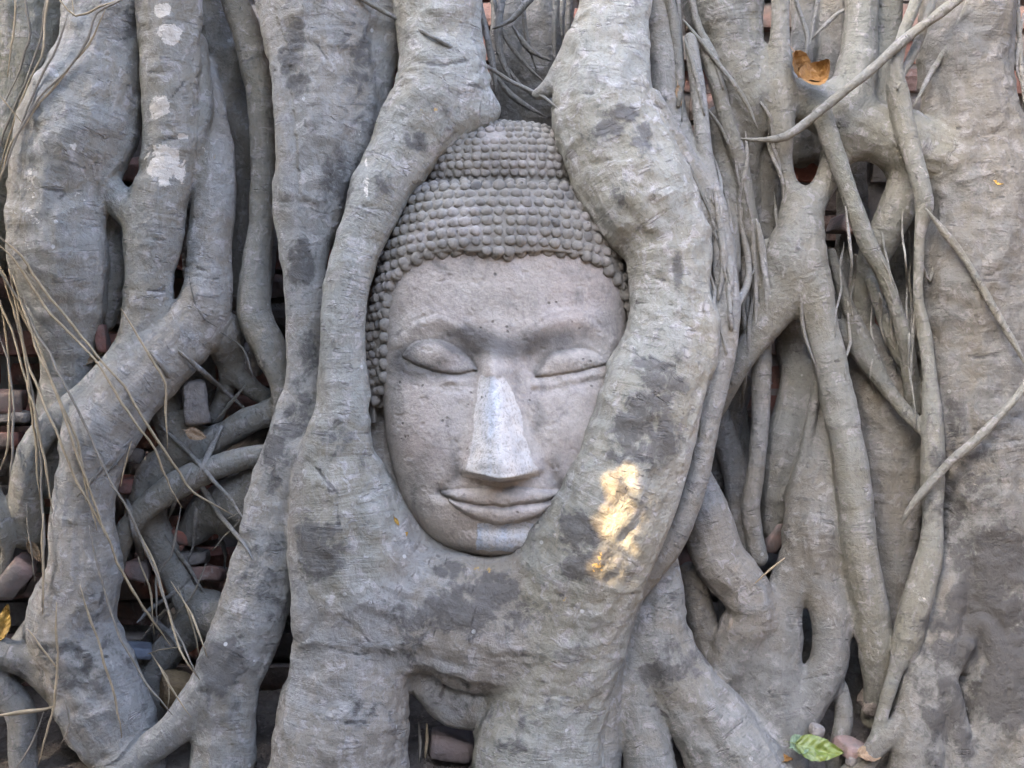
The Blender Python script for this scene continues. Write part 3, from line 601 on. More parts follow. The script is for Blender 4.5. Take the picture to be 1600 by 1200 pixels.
for q in ([(745,-10),(760,50),(772,110),(775,150)], [(770,-10),(790,60),(830,110),(858,135)], [(800,40),(830,80),(862,95)], [(782,90),(820,140),(862,160)], [(768,110),(800,150),(850,182)], [(880,-10),(878,40),(880,70)], [(870,-10),(866,60),(868,100)], [(835,-10),(800,30),(770,45)], [(815,-10),(822,60),(838,110)], [(890,-10),(886,60),(872,90)], [(785,-10),(778,70),(800,130)]):
    ar(q, random.uniform(3, 6), random.uniform(-110, -70), drape=False, tint=(.25, .7, 0))
for q in ([(1590,-10),(1594,80),(1602,170)], [(1600,20),(1588,100),(1600,140)], [(1585,60),(1605,110)], [(1240,-10),(1262,60),(1250,110)], [(1268,60),(1310,20),(1330,10)], [(1280,-10),(1268,50),(1262,90)], [(1390,430),(1382,480),(1392,560)], [(1415,600),(1400,560),(1385,570)], [(1320,480),(1312,520)]):
    ar(q, random.uniform(3, 5), -85, drape=False, tint=(.3, .8, 0))
ar([(340,512),(320,500),(303,470),(296,430)], 2, -10, tint=(.2, .6, 0)); ar([(345,520),(380,545),(395,590)], 2, -30, tint=(.2, .6, 0))
ar([(385,600),(360,630),(335,660)], 4, -70)
for a in range(16):
    x, y = random.uniform(1098, 1205), random.uniform(120, 420); L = random.uniform(120, 300); t = random.uniform(-.12, .28)
    ar([(x + t * L * f + random.uniform(-7, 7), y + L * f) for f in (0, .2, .4, .6, .8, 1)], (random.uniform(2, 5), random.uniform(1.2, 4)), -110, tint=(.25, random.uniform(.7, 1), 0))
for a in range(12):
    x, y = random.uniform(1300, 1430), random.uniform(300, 480); L = random.uniform(80, 220); t = random.uniform(-.1, .35)
    ar([(x + t * L * f + random.uniform(-6, 6), y + L * f) for f in (0, .25, .5, .75, 1)], (random.uniform(1.5, 4), 1.2), -130, tint=(.3, random.uniform(.7, .95), 0))
for a in range(16):
    x, y = random.uniform(195, 360), random.uniform(540, 960); L = random.uniform(60, 170); t = random.uniform(-1.2, 1.2)
    ar([(x + t * L * f + random.uniform(-6, 6), y + L * f) for f in (0, .25, .5, .75, 1)], (random.uniform(3, 8), random.uniform(1.5, 4)), -170, tint=(.1, random.uniform(.7, 1), 0))
# straw-coloured strands at the left
STR = [[(72,-10),(65,60),(40,130),(15,190),(-8,250)], [(78,-10),(62,90),(30,160),(-4,270)], [(165,15),(140,70),(100,112),(50,172),(20,222),(-4,300)], [(205,-10),(152,20),(140,60),(112,100),(60,152),(26,212),(2,280)], [(190,0),(118,25),(88,-6)], [(108,-10),(118,22),(112,26)], [(104,20),(95,60),(70,112),(42,170),(8,260)], [(-8,140),(35,190)], [(24,-10),(22,60),(12,120)], [(40,-10),(48,50),(30,110),(8,160)],
       [(-8,365),(30,400),(70,452),(140,540),(192,602),(240,680),(300,770),(362,805)], [(-6,380),(20,402),(80,490),(150,562),(200,640),(240,702),(270,762),(285,792)], [(-8,410),(40,482),(70,540),(112,620),(150,700),(180,762),(202,800),(226,850),(246,900),(270,980),(312,1062)], [(-8,440),(30,560),(50,640),(70,722),(80,800)], [(2,470),(15,600),(10,700),(-5,742)], [(8,430),(40,560),(60,660),(66,750),(70,830),(67,950)], [(0,410),(50,580),(85,670),(112,740),(160,822),(182,880),(232,960),(266,1012)], [(5,420),(70,560),(102,650),(122,720),(150,782),(165,840)], [(-4,520),(10,560),(18,620),(20,700),(12,760)], [(18,430),(56,540),(90,620),(120,690),(135,760),(150,830)], [(12,420),(35,520),(44,600),(58,700),(62,780)],
       [(40,790),(50,850),(54,910)], [(66,800),(67,880),(65,960)], [(196,790),(240,880),(262,950),(290,1030),(312,1062)], [(138,820),(160,920),(190,1000),(230,1070),(268,1118)], [(85,940),(90,1020),(85,1100),(60,1195)], [(125,915),(150,1000),(175,1070),(192,1152)], [(282,790),(270,870),(245,900),(247,985)], [(268,908),(300,960),(322,1025)], [(280,915),(295,970),(312,1030)], [(66,1110),(52,1160),(22,1202)], [(205,690),(195,720),(188,760)], [(215,870),(235,930),(240,990)], [(320,880),(300,930),(270,970)], [(250,1040),(275,1090),(300,1120)], [(235,1020),(262,1070),(262,1110)], [(100,1090),(108,1130),(98,1160)], [(40,980),(85,1040),(92,1060)], [(290,1010),(250,1015),(232,1022)], [(345,820),(380,800),(372,815),(330,860)], [(190,480),(260,600),(262,700)]]
for i, q in enumerate(STR):
    m = STRAND if i % 3 else STRANDG
    top = 10 if q[0][1] < 300 else 30
    t = [(x + random.uniform(-2, 2), y, random.uniform(1.2, 2.2), top) for x, y in q]
    tt = []
    for a, b in zip(t[:-1], t[1:]):
        k_ = max(1, int(math.hypot(a[0] - b[0], a[1] - b[1]) / 30))
        for j in range(k_): tt.append(tuple(a[c] + (b[c] - a[c]) * j / k_ for c in range(3)) + (-60.,))
    tt.append((*t[-1][:3], -60.))
    tube('dry_strand', tt, m, fig, True, random.uniform(7, 16), 6, .003, hang=3)

# outer roots beyond the picture's edges, so the place goes on
for i, (x, r) in enumerate(((-150, 60), (-280, 75), (-420, 55), (-540, 80), (1760, 75), (1890, 60), (2010, 80), (2150, 60))):
    pts = [(x + random.uniform(-20, 20), -170, r, -90), (x + random.uniform(-30, 30), 200, r * .9, -80), (x + random.uniform(-40, 40), 600, r * .85, -70), (x + random.uniform(-40, 40), 950, r, -60), (x + random.uniform(-60, 60), 1290, r * 1.2, -40)]
    tube('root', pts, BARK, fig, False, 0, 24, .006, (.1, .9, 0), .02)

# ------------------------------------------------------------------ the carved head
HX = 788.0
prof_face = np.array([(250,120,40),(340,160,60),(375,172,82),(400,190,94),(450,194,97),(520,197,99),(600,197,100),(680,190,99),(740,178,96),(780,166,93),(810,150,89),(835,130,83),(855,104,72),(868,76,56),(876,46,34),(880,4,4)], float)
def interp(p, y, c): return np.interp(y, p[:, 0], p[:, c])
def cr2(pts, m=8):
    a = catmull([(x / 1000, 0, y / 1000, 1) for x, y in pts], .006); return [(q[0] * 1000, q[2] * 1000) for q in a]
def ga(x, y, cx, cy, rx, ry, rot=0):
    c, s = math.cos(R(rot)), math.sin(R(rot)); u = (x - cx) * c + (y - cy) * s; v = -(x - cx) * s + (y - cy) * c
    return np.exp(-((u / rx) ** 2 + (v / ry) ** 2))
L_TOP = cr2([(630,556),(645,540),(672,531),(702,537),(728,556),(746,578)]); L_SLIT = cr2([(630,558),(650,570),(680,579),(710,584),(746,580)])
R_TOP = cr2([(836,586),(852,562),(878,548),(908,545),(934,555),(948,568)]); R_SLIT = cr2([(836,588),(866,586),(900,580),(930,573),(948,570)])
L_BROW = cr2([(764,578),(752,548),(724,517),(686,503),(650,510),(620,536)]); R_BROW = cr2([(800,578),(814,548),(844,516),(884,500),(922,506),(956,534)])
MOUTH = cr2([(688,769),(708,777),(740,784),(768,786),(787,790),(806,786),(835,784),(866,776),(886,764)])
UPL = cr2([(690,766),(718,763),(748,760),(770,756),(787,761),(804,756),(828,760),(856,763),(884,764)])
LOL = cr2([(704,780),(730,800),(760,813),(787,817),(815,813),(845,800),(872,780)])
def in_between(x, y, top, bot):
    tx, ty = zip(*top); bx, by = zip(*bot); yt = np.interp(x, tx, ty); yb = np.interp(x, bx, by)
    ins = (x > max(tx[0], bx[0])) & (x < min(tx[-1], bx[-1])); t = (y - yt) / np.maximum(yb - yt, 2)
    return np.where(ins & (t > 0) & (t < 1), t, -1)
def face_h(x, y):
    q = np.stack([x, y, 0 * x], -1)
    x, y = x + 2.6 * fbm(q / 34, 3, 91), y + 2.6 * fbm(q / 34, 3, 92)
    h = np.zeros_like(x); er = np.clip(.6 + .8 * fbm(q / 22, 2, 93), .1, 1.2)     # er: how far the weather left the carving
    # brows and sockets
    for B in (L_BROW, R_BROW): h += 5 * np.exp(-(pl_dist(x, y, B) / 15) ** 2) - 1.6 * er * np.exp(-(pl_dist(x, y + 9, B) / 4) ** 2)
    for cx, cy, rt_ in ((690,560,8),(890,568,-8)): h -= 13 * ga(x, y, cx, cy, 68, 38, rt_)
    h -= 12 * ga(x, y, 740, 562, 28, 30) + 11 * ga(x, y, 826, 564, 28, 30)
    # lids
    for T, S in ((L_TOP, L_SLIT), (R_TOP, R_SLIT)):
        cx, cy = np.mean([a for a, b in T]), np.mean([b for a, b in T]) + 8
        t = in_between(x, y, T, S); h += np.where(t >= 0, 5.5 * np.sqrt(np.clip(1 - (2 * t - 1.2) ** 2 / 1.5, 0, 1)), 0) + 11 * ga(x, y, cx, cy, 46, 22, 7 if cx < 780 else -5)
        h -= 2.5 * er * np.exp(-(pl_dist(x, y, S) / 3.6) ** 2) + 1.6 * er * np.exp(-(pl_dist(x, y, T) / 4.5) ** 2)
        S2 = [(a, b + 12) for a, b in S]; h += 4.5 * er * np.exp(-(pl_dist(x, y, S2) / 7) ** 2); S3 = [(a, b + 21) for a, b in S]; h -= 2 * er * np.exp(-(pl_dist(x, y, S3) / 5) ** 2)
    # nose
    t = np.clip((y - 560) / 180, 0, 1); xc = 771 + 13 * t; wd = 20 + 43 * t ** 1.2
    u = np.abs(x - xc) / wd; H = 16 + 60 * t ** .95 - 8 * sstep(.86, 1, t)
    cross = np.clip(1 - sstep(.0, 1.25, u) , 0, 1)
    bottom = 749 - 9 * np.clip(u, 0, 1.2) ** 2
    h += H * cross * (1 - sstep(bottom - 11, bottom + 1, y)) * sstep(525, 590, y)
    h += 8 * ga(x, y, 733, 727, 15, 15) + 8 * ga(x, y, 836, 722, 15, 15)      # wings
    h += 10 * ga(x, y, 776, 556, 22, 40)
    # cheeks, muzzle
    h += 8 * ga(x, y, 660, 690, 60, 60) + 8 * ga(x, y, 905, 690, 60, 60) + 10 * ga(x, y, 787, 785, 90, 40)
    h -= 4 * ga(x, y, 787, 757, 9, 10)
    for s in (1, -1):
        h -= 3.5 * np.exp(-(pl_dist(x, y, cr2([(787 + s * 64, 725), (787 + s * 80, 748), (787 + s * 98, 764)])) / 8) ** 2)
    # lips
    t = in_between(x, y, UPL, MOUTH); h += np.where(t >= 0, 9 * np.sqrt(np.clip(1 - (2 * t - 1) ** 2, 0, 1)), 0)
    t = in_between(x, y, MOUTH, LOL); h += np.where(t >= 0, 11 * np.sqrt(np.clip(1 - (2 * t - 1) ** 2, 0, 1)), 0)
    h -= 3.2 * (er + .3) * np.exp(-(pl_dist(x, y, MOUTH) / 3.8) ** 2) + 1.4 * np.exp(-(pl_dist(x, y, UPL) / 3) ** 2)
    h -= 7 * ga(x, y, 690, 768, 12, 10) + 7 * ga(x, y, 884, 766, 12, 10)
    h -= 6 * ga(x, y, 787, 826, 55, 9); h += 9 * ga(x, y, 787, 850, 46, 20)
    return h
HAIRLINE = np.array([(560,640),(586,640),(597,600),(600,520),(604,478),(612,446),(636,422),(668,406),(710,401),(750,401),(775,406),(788,411),(801,406),(826,401),(866,400),(908,405),(940,420),(964,444),(980,478),(988,520),(1000,600),(1016,640)], float)
head = empty('stone_statue', P(HX, 880, 0))
tag(head, 'carved stone head with closed eyes, pale nose and rows of curls among roots', 'statue')
def build_face():
    nth, ny = 420, 360
    th = np.linspace(-R(118), R(118), nth); ys = np.concatenate([np.linspace(366, 850, ny - 40), np.linspace(850, 880, 41)[1:]])
    TH, Y = np.meshgrid(th, ys, indexing='ij'); a, b = interp(prof_face, Y, 1), interp(prof_face, Y, 2)
    # smooth the profile a little
    ysm = np.linspace(230, 890, 661); ker = np.exp(-np.linspace(-2, 2, 31) ** 2); ker /= ker.sum()
    A = np.convolve(np.pad(interp(prof_face, ysm, 1), 15, 'edge'), ker, 'valid'); B = np.convolve(np.pad(interp(prof_face, ysm, 2), 15, 'edge'), ker, 'valid')
    a = np.minimum(np.interp(Y, ysm, A), interp(prof_face, Y, 1) + 6); b = np.interp(Y, ysm, B)
    sn, cs = np.sin(TH), np.cos(TH)
    X = HX + a * np.sign(sn) * np.abs(sn) ** .95; Z = b * np.sign(cs) * np.abs(cs) ** .80
    front = sstep(R(100), R(70), np.abs(TH))
    Z = Z + face_h(X, Y) * front
    # worn, slightly lopsided stone
    pit = fbm(np.stack([X, Y, 0 * X], -1) / 13, 3, 79); Z = Z - 1.3 * sstep(.38, .66, pit)
    Z = Z + 2.0 * fbm(np.stack([X, Y, 0 * X], -1) / 40, 3, 77) + .5 * fbm(np.stack([X, Y, 0 * X], -1) / 8, 2, 78)
    V = np.zeros(X.shape + (3,)); s = (D - Z / 1000) / D / 1000
    s0 = SC(60)                                   # real size: one scale for the whole head
    V[..., 0] = (X - 800) * s0; V[..., 1] = -Z / 1000; V[..., 2] = CZ + (600 - Y) * s0
    st = np.zeros(X.shape + (3,)); x, y = X, Y
    qq = np.stack([X, Y, 0 * X], -1); x, y = X + 7 * fbm(qq / 26, 3, 95), Y + 7 * fbm(qq / 26, 3, 96)
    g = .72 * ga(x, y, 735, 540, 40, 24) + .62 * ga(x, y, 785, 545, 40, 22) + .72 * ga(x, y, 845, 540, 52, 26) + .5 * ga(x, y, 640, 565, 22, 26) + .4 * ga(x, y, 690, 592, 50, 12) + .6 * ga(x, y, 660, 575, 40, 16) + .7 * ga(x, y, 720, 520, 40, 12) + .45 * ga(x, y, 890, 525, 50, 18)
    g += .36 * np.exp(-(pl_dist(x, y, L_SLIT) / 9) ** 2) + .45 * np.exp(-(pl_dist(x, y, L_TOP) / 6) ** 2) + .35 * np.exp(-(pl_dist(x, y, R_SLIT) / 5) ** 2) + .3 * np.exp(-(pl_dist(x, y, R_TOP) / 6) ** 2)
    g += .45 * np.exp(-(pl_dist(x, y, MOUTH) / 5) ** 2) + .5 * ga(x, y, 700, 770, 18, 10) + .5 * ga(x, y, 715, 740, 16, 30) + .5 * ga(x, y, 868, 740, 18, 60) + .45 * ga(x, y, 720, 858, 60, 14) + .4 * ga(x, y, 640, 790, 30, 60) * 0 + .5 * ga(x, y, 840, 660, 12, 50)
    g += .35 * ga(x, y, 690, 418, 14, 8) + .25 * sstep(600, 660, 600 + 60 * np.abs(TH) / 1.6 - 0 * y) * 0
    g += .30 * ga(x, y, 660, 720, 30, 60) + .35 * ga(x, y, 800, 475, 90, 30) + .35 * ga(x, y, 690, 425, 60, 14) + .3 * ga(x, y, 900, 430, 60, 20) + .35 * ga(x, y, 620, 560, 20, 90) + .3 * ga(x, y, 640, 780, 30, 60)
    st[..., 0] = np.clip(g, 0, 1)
    t = np.clip((y - 560) / 180, 0, 1); u = np.abs(x - 771 - 13 * t) / (19 + 43 * t ** 1.2)
    st[..., 1] = np.maximum((1 - sstep(.72, 1.12, u)) * sstep(572, 600, y) * (1 - sstep(742, 750, y)), (1 - sstep(.8, 1.08, np.maximum(np.abs(x - 790) / 48, np.abs(y - 838) / 24)))); st[..., 2] = np.maximum(sstep(790, 812, y), np.exp(-((x - 768 - 3 * t) / 14) ** 2) * .8)
    V = V.reshape(-1, 3); st = st.reshape(-1, 3)
    i = np.arange(nth * ny).reshape(nth, ny); Q = np.stack([i[:-1, :-1], i[:-1, 1:], i[1:, 1:], i[1:, :-1]], -1).reshape(-1, 4)
    N = vnormals(V, Q)
    if N[(nth // 2) * ny + ny // 3, 1] > 0: Q = Q[:, ::-1]; N = -N
    xc, yc = X.ravel()[Q].mean(1), Y.ravel()[Q].mean(1)
    part = np.zeros(len(Q), int)
    part[(st[:, 1][Q].mean(1) > .5) & (yc < 760)] = 1
    part[(in_between(xc, yc, L_TOP, L_SLIT) >= 0)] = 2; part[(in_between(xc, yc, R_TOP, R_SLIT) >= 0)] = 3
    part[(in_between(xc, yc, UPL, MOUTH) >= 0) | (in_between(xc, yc, MOUTH, LOL) >= 0)] = 4
    for pi, nm in enumerate(('face', 'nose', 'eye', 'eye', 'mouth')):
        q = Q[part == pi]; u_, inv = np.unique(q, return_inverse=True)
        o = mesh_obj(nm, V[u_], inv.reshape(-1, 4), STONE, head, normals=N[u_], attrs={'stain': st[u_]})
        if nm == 'nose': o['label'] = 'smooth whitish nose patched with plaster'
build_face()
def build_hair():
    # (y, half width, front depth): lower cap then the topknot
    pr = np.array([(640,218,40),(560,220,62),(500,218,80),(450,211,96),(420,203,104),(400,199,110),(370,190,110),(340,176,104),(315,160,94),(298,154,84),(291,149,79),(286,138,62),(280,124,54),(262,123,61),(244,120,61),(226,113,58),(210,102,51),(198,88,42),(189,69,30),(184,49,18),(182,24,10),(181,3,2)], float)
    arc = np.concatenate([[0], np.cumsum(np.hypot(np.diff(pr[:, 0]), np.diff(pr[:, 2])))])
    def at(s, th):
        y = np.interp(s, arc, pr[:, 0]); a = np.interp(s, arc, pr[:, 1]); b = np.interp(s, arc, pr[:, 2])
        sn, cs = np.sin(th), np.cos(th)
        x = HX + a * sn; z = b * np.sign(cs) * np.abs(cs) ** .85 - 6
        yy = y + 24 * sn ** 2 * np.clip((y - 292) / 110, 0, 1)
        return x, yy, z
    s0 = SC(60)
    def W(x, y, z): return np.stack([(x - 800) * s0, -z / 1000, CZ + (600 - y) * s0], -1)
    V, Fs, base = [], [], 0
    # shell
    S, TH = np.meshgrid(np.linspace(0, arc[-1], 150), np.linspace(-R(125), R(125), 200), indexing='ij')
    x, y, z = at(S, TH); hl = np.interp(x, HAIRLINE[:, 0], HAIRLINE[:, 1])
    below = y > hl - 3                                      # sink under the face below the hairline
    z = np.where(below & (np.abs(TH) < 1.25), z - 40, z)
    i = np.arange(S.size).reshape(S.shape); Q = np.stack([i[:-1, :-1], i[:-1, 1:], i[1:, 1:], i[1:, :-1]], -1).reshape(-1, 4)
    V.append(W(x, y, z).reshape(-1, 3)); Fs += [tuple(f) for f in Q.tolist()]; base += S.size
    bm = bmesh.new(); bmesh.ops.create_icosphere(bm, subdivisions=2, radius=1)
    sv = np.array([v.co[:] for v in bm.verts]); sf = [tuple(v.index for v in f.verts) for f in bm.faces]; bm.free()
    s_crease = np.interp(-285, -pr[:, 0], arc); ST = [np.zeros((S.size, 3))]
    rows = []
    s = 20.0; k = 0
    while s < arc[-1] - 3:
        rows.append((s, k)); s += 15.6 if s < s_crease else 12.4; k += 1
    for s, k in rows:
        top = s > s_crease; R0 = 7.4 if top else 8.9; step = 14.2 if top else 17.2
        y0 = float(np.interp(s, arc, pr[:, 0])); a = float(np.interp(s, arc, pr[:, 1])); b = float(np.interp(s, arc, pr[:, 2]))
        tt = np.linspace(-R(112), R(112), 900); xx, yy, zz = at(np.full_like(tt, s), tt)
        al = np.concatenate([[0], np.cumsum(np.sqrt(np.diff(xx) ** 2 + np.diff(yy) ** 2 + np.diff(zz) ** 2))])
        n = int(al[-1] / step)
        for j in range(n):
            th = float(np.interp((j + .5 + (.5 if k % 2 else 0)) * al[-1] / n, al, tt)) + random.uniform(-.006, .006)
            x, y, z = at(np.array(s + random.uniform(-.5, .5)), np.array(th)); h = float(np.interp(x, HAIRLINE[:, 0], HAIRLINE[:, 1]))
            if y > h - R0 * .75: continue
            if random.random() < .025: continue
            r = R0 * random.uniform(.78, 1.10); gr = max(0, random.gauss(.12, .22))
            c = W(x, y, z)
            v = sv * (1 + .24 * vnoise(sv * 1.7 + random.random() * 99, 3)[:, None]) * np.array([r, r * random.uniform(.42, .68), r * .94]) / 1000 + c; ST.append(np.tile((gr, 0, 0), (len(sv), 1)))
            V.append(v); Fs += [tuple(q + base for q in f) for f in sf]; base += len(v)
    # the lowest row that rims the forehead
    hp = HAIRLINE[(HAIRLINE[:, 0] > 584) & (HAIRLINE[:, 0] < 992)]; ch = catmull([(a / 1000, 0, b / 1000, 1) for a, b in hp], .002); L = np.concatenate([[0], np.cumsum(np.hypot(np.diff(ch[:, 0]), np.diff(ch[:, 2])))]) * 1000
    for q in np.arange(6, L[-1], 20.5):
        x, y = np.interp(q, L, ch[:, 0]) * 1000, np.interp(q, L, ch[:, 2]) * 1000 - 6
        aa, bb = np.interp(y, prof_face[:, 0], prof_face[:, 1]), np.interp(y, prof_face[:, 0], prof_face[:, 2])
        sn = np.clip((x - HX) / aa, -1, 1); z = bb * (1 - sn ** 2) ** .40 + 3
        r = 10.2 * random.uniform(.88, 1.08)
        v = sv * (1 + .24 * vnoise(sv * 1.7 + random.random() * 99, 3)[:, None]) * np.array([r, r * random.uniform(.5, .75), r]) / 1000 + W(x, y, z); ST.append(np.tile((max(0, random.gauss(.1, .2)), 0, 0), (len(sv), 1)))
        V.append(v); Fs += [tuple(t + base for t in f) for f in sf]; base += len(v)
    V = np.concatenate(V)
    mesh_obj('hair', V, Fs, HAIRM, head, attrs={'stain': np.concatenate(ST)})
build_hair()

# ------------------------------------------------------------------ loose bricks and stones
def chunk(name, px, py, d, size, rot, mat, label, cat, group=None, tone=(.3, .1, 0), jit=.010, seed=1, chip=.22):
    c = P(px, py, d); co, fs = rough_box((0, 0, 0), size, rot, jit, seed, 5, chip)
    o = mesh_obj(name, co, fs, mat, None, True, attrs={'tone': np.tile(tone, (len(co), 1))}); o.location = c
    return tag(o, label, cat, group)
G1 = 'broken bricks lodged among the roots'
chunk('brick', 207, 757, -150, (0.060,0.081,0.030), (.05,.02,.1), BRICK, 'red brick with a pale top edge behind the diagonal left root, above the curved root', 'brick', G1, (.1,0,0), .006, 3)
chunk('brick', 200, 712, -160, (0.048,0.081,0.024), (0,.1,.1), RUBBLE, 'pale mortar-coated brick just above the bright red one on the left', 'brick', G1, (.1,1,0), .008, 4)
chunk('brick', 285, 838, -150, (0.038,0.072,0.025), (0,.1,-.2), BRICK, 'small bright red brick under the curved root at left', 'brick', G1, (0,0,0), .006, 5)
chunk('brick', 302, 868, -150, (0.045,0.072,0.022), (0,-.05,.1), RUBBLE, 'greyish brick lying under the small bright red one', 'brick', G1, (.2,1,0), .007, 6)
chunk('brick', 212, 892, -155, (0.052,0.072,0.028), (0,.05,.1), BRICK, 'dusty pink brick low in the left gap, beside the straw-coloured strands', 'brick', G1, (.6,.25,0), .008, 7)
chunk('brick', 325, 895, -150, (0.052,0.072,0.025), (0,.1,0), BRICK, 'pinkish brick nearest the stained root in the left gap', 'brick', G1, (.5,.35,0), .008, 8)
chunk('brick', 12, 628, -110, (0.048,0.081,0.035), (0,.05,.2), BRICK, 'reddish brick at the left edge behind the strands, uppermost of three there', 'brick', G1, (.4,.2,0), .008, 9)
chunk('brick', 12, 688, -105, (0.052,0.081,0.025), (0,-.05,.1), BRICK, 'clean red brick at the left edge, lowest of three behind the strands', 'brick', G1, (.1,.05,0), .006, 10)
chunk('brick', 25, 652, -108, (0.063,0.072,0.018), (0,.03,0), RUBBLE, 'whitish brick at the left edge between two red ones', 'brick', G1, (.1,1,0), .006, 11)
chunk('brick', 156, 530, -75, (0.021,0.036,0.043), (.1,-.15,.2), BRICK, 'upright orange-brown brick piece wedged beside the big left trunk', 'brick', G1, (.2,.1,0), .008, 12)
chunk('brick', 28, 905, -70, (0.038,0.063,0.059), (.2,.5,.2), BRICK, 'brown brick lump leaning above the yellow leaf at the left edge', 'brick', G1, (.8,.4,0), .012, 13)
chunk('brick', 706, 1164, -62, (0.070,0.090,0.043), (.05,.03,.1), BRICK, 'dark dusty brick in the arch between the two legs of the central root', 'brick', G1, (.9,.6,0), .010, 14)
chunk('brick', 1208, 830, -135, (0.035,0.063,0.049), (.3,.2,.2), BRICK, 'brown brick piece in the gap right of the head, above the straw twig', 'brick', G1, (.6,.4,0), .012, 15)
chunk('brick', 1322, 352, -150, (0.042,0.072,0.028), (0,.1,.1), BRICK, 'dark red brick deep in the upper right gap', 'brick', G1, (.7,.3,0), .008, 16)
G2 = 'stones caught between the roots'
chunk('stone', 303, 628, -72, (.044,.05,.078), (.1,-.15,.3), RUBBLE, 'upright pale rough stone standing on the left roots', 'stone', G2, seed=21, jit=.012, chip=.35)
chunk('stone', 213, 292, -62, (.016,.02,.026), (.1,.5,.3), RUBBLE, 'small bluish white stone in the hole beside the white-patched root', 'stone', G2, seed=22, jit=.005)
chunk('stone', 392, 560, -120, (.04,.05,.05), (.1,.2,.3), RUBBLE, 'grey rounded stone deep beside the long thin root at left', 'stone', G2, seed=23, jit=.010, chip=.35)
chunk('stone', 285, 1082, -85, (.065,.06,.045), (.1,.2,.3), mat_simple('tan_stone', (.18,.13,.07), (.12,.085,.05), 25, .9, .006), 'tan rounded stone at the lower left beside the spreading root', 'stone', G2, seed=24, jit=.012, chip=.35)
chunk('stone', 1332, 1168, -10, (.042,.05,.018), (.2,.3,.4), BRICK, 'flat brown chip lying beside the green leaf', 'stone', G2, (.5,.5,0), seed=25, jit=.008)
chunk('stone', 1275, 1142, 0, (.022,.02,.016), (.2,.3,.4), RUBBLE, 'small pinkish pebble above the green leaf', 'stone', G2, seed=26, jit=.004, chip=.35)
chunk('stone', 1332, 1190, 15, (.014,.014,.014), (.2,.3,.4), RUBBLE, 'tiny bluish pebble at the tip of the green leaf', 'stone', G2, seed=27, jit=.003, chip=.35)
chunk('stone', 1362, 1102, -70, (.04,.05,.028), (.2,.3,.4), SOIL, 'dark brown stone in the soil pocket under the long green-grey root', 'stone', G2, (.8,.7,0), seed=28, jit=.010)
chunk('stone', 205, 1015, -105, (.07,.05,.018), (.1,.05,.2), mat_simple('slate_chip', (.13,.15,.18), (.09,.10,.12), 25, .8, .004), 'flat bluish chip in the dark lower left gap', 'stone', G2, seed=29, jit=.005)

# ------------------------------------------------------------------ leaves and twigs
def leaf(px, py, d, L, Wd, rot, mat, label, curl=.25, fold=.35, group=None, seed=1):
    n, m = 30, 16; u = np.linspace(0, 1, n); v = np.linspace(-1, 1, m); U, Vv = np.meshgrid(u, v, indexing='ij')
    hw = Wd / 2 * np.sin(np.pi * np.clip(U, .01, 1) ** .8) ** .75 * (1 - .25 * U)
    X = (U - .5) * L; Y = Vv * hw; Z = fold * np.abs(Y) + curl * L * ((U - .5) ** 2) * 2 + .09 * L * fbm(np.stack([U * 3.5 + seed, Vv * 1.8, 0 * U], -1), 3, seed) + .012 * L * np.sin(U * 38 - np.abs(Vv) * 9)
    top = np.stack([X, Y, Z], -1).reshape(-1, 3); bot = top - np.array([0, 0, .0006])
    i = np.arange(n * m).reshape(n, m); Q = np.stack([i[:-1, :-1], i[1:, :-1], i[1:, 1:], i[:-1, 1:]], -1).reshape(-1, 4).tolist()
    Fs = [tuple(f) for f in Q] + [tuple(a + n * m for a in f[::-1]) for f in Q]
    V = np.vstack([top, bot])
    # stalk
    lv = np.tile(np.stack([U, Vv, 0 * U], -1).reshape(-1, 3), (2, 1)); lv = np.vstack([lv, np.zeros((4, 3))])
    a = len(V); sl_ = np.array([(-.5 * L, .0008, 0), (-.5 * L, -.0008, 0), (-.5 * L - .3 * L, 0, .04 * L), (-.5 * L, 0, -.0015)]) + np.array([0.02 * L, 0, Z[0, 0]]); V = np.vstack([V, sl_]); Fs += [(a, a + 2, a + 1), (a + 1, a + 2, a + 3), (a + 3, a + 2, a)]
    o = mesh_obj('leaf', V, Fs, mat, attrs={'lv': lv}); o.location = P(px, py, d); o.rotation_euler = tuple(R(q) for q in rot)
    return tag(o, label, 'leaf', group)
GL = 'fallen leaves caught on the roots'
fd = front_d
leaf(1249, 112, fd(1250,135) + 14, .062, .040, (78, 44, 12), LEAF_DRY, 'curled golden brown leaf leaning on the upright root, left one of a pair', .7, .9, GL, 1)
leaf(1282, 122, fd(1284,150) + 18, .050, .050, (72, -30, -18), LEAF_DRY, 'cupped orange brown leaf on the horizontal root, right one of a pair', 1.3, .75, GL, 2)
leaf(1280, 1172, 28, .074, .046, (52, 8, -8), LEAF_GRN, 'fresh green leaf lying on the soil at the bottom right', .15, .3, GL, 3)
leaf(1250, 1164, 22, .042, .036, (50, -10, 30), mat_simple('pale_green_leaf', (.14,.19,.12), (.11,.16,.09), 30, .5), 'pale underside of a small leaf tucked beside the fresh green leaf', .2, .3, GL, 4)
leaf(8, 972, -18, .060, .030, (80, -75, 0), LEAF_YEL, 'mottled yellow leaf standing upright at the left edge', .3, .4, GL, 5)
leaf(142, 563, fd(142,570) + 6, .046, .012, (70, -28, 0), LEAF_TAN, 'narrow tan leaf lying on the diagonal root beside the upright brick piece', .2, .5, GL, 6)
leaf(1561, 285, fd(1561,285) + 2, .014, .009, (80, 20, 0), LEAF_YEL, 'tiny bright yellow leaf scrap on the ringed right trunk', .1, .2, GL, 7)
leaf(1061, 150, fd(1061,150) + 8, .032, .012, (85, 80, 0), LEAF_TAN, 'orange tan leaf scrap hanging among thin roots above the right shoulder of the head', .2, .4, GL, 8)
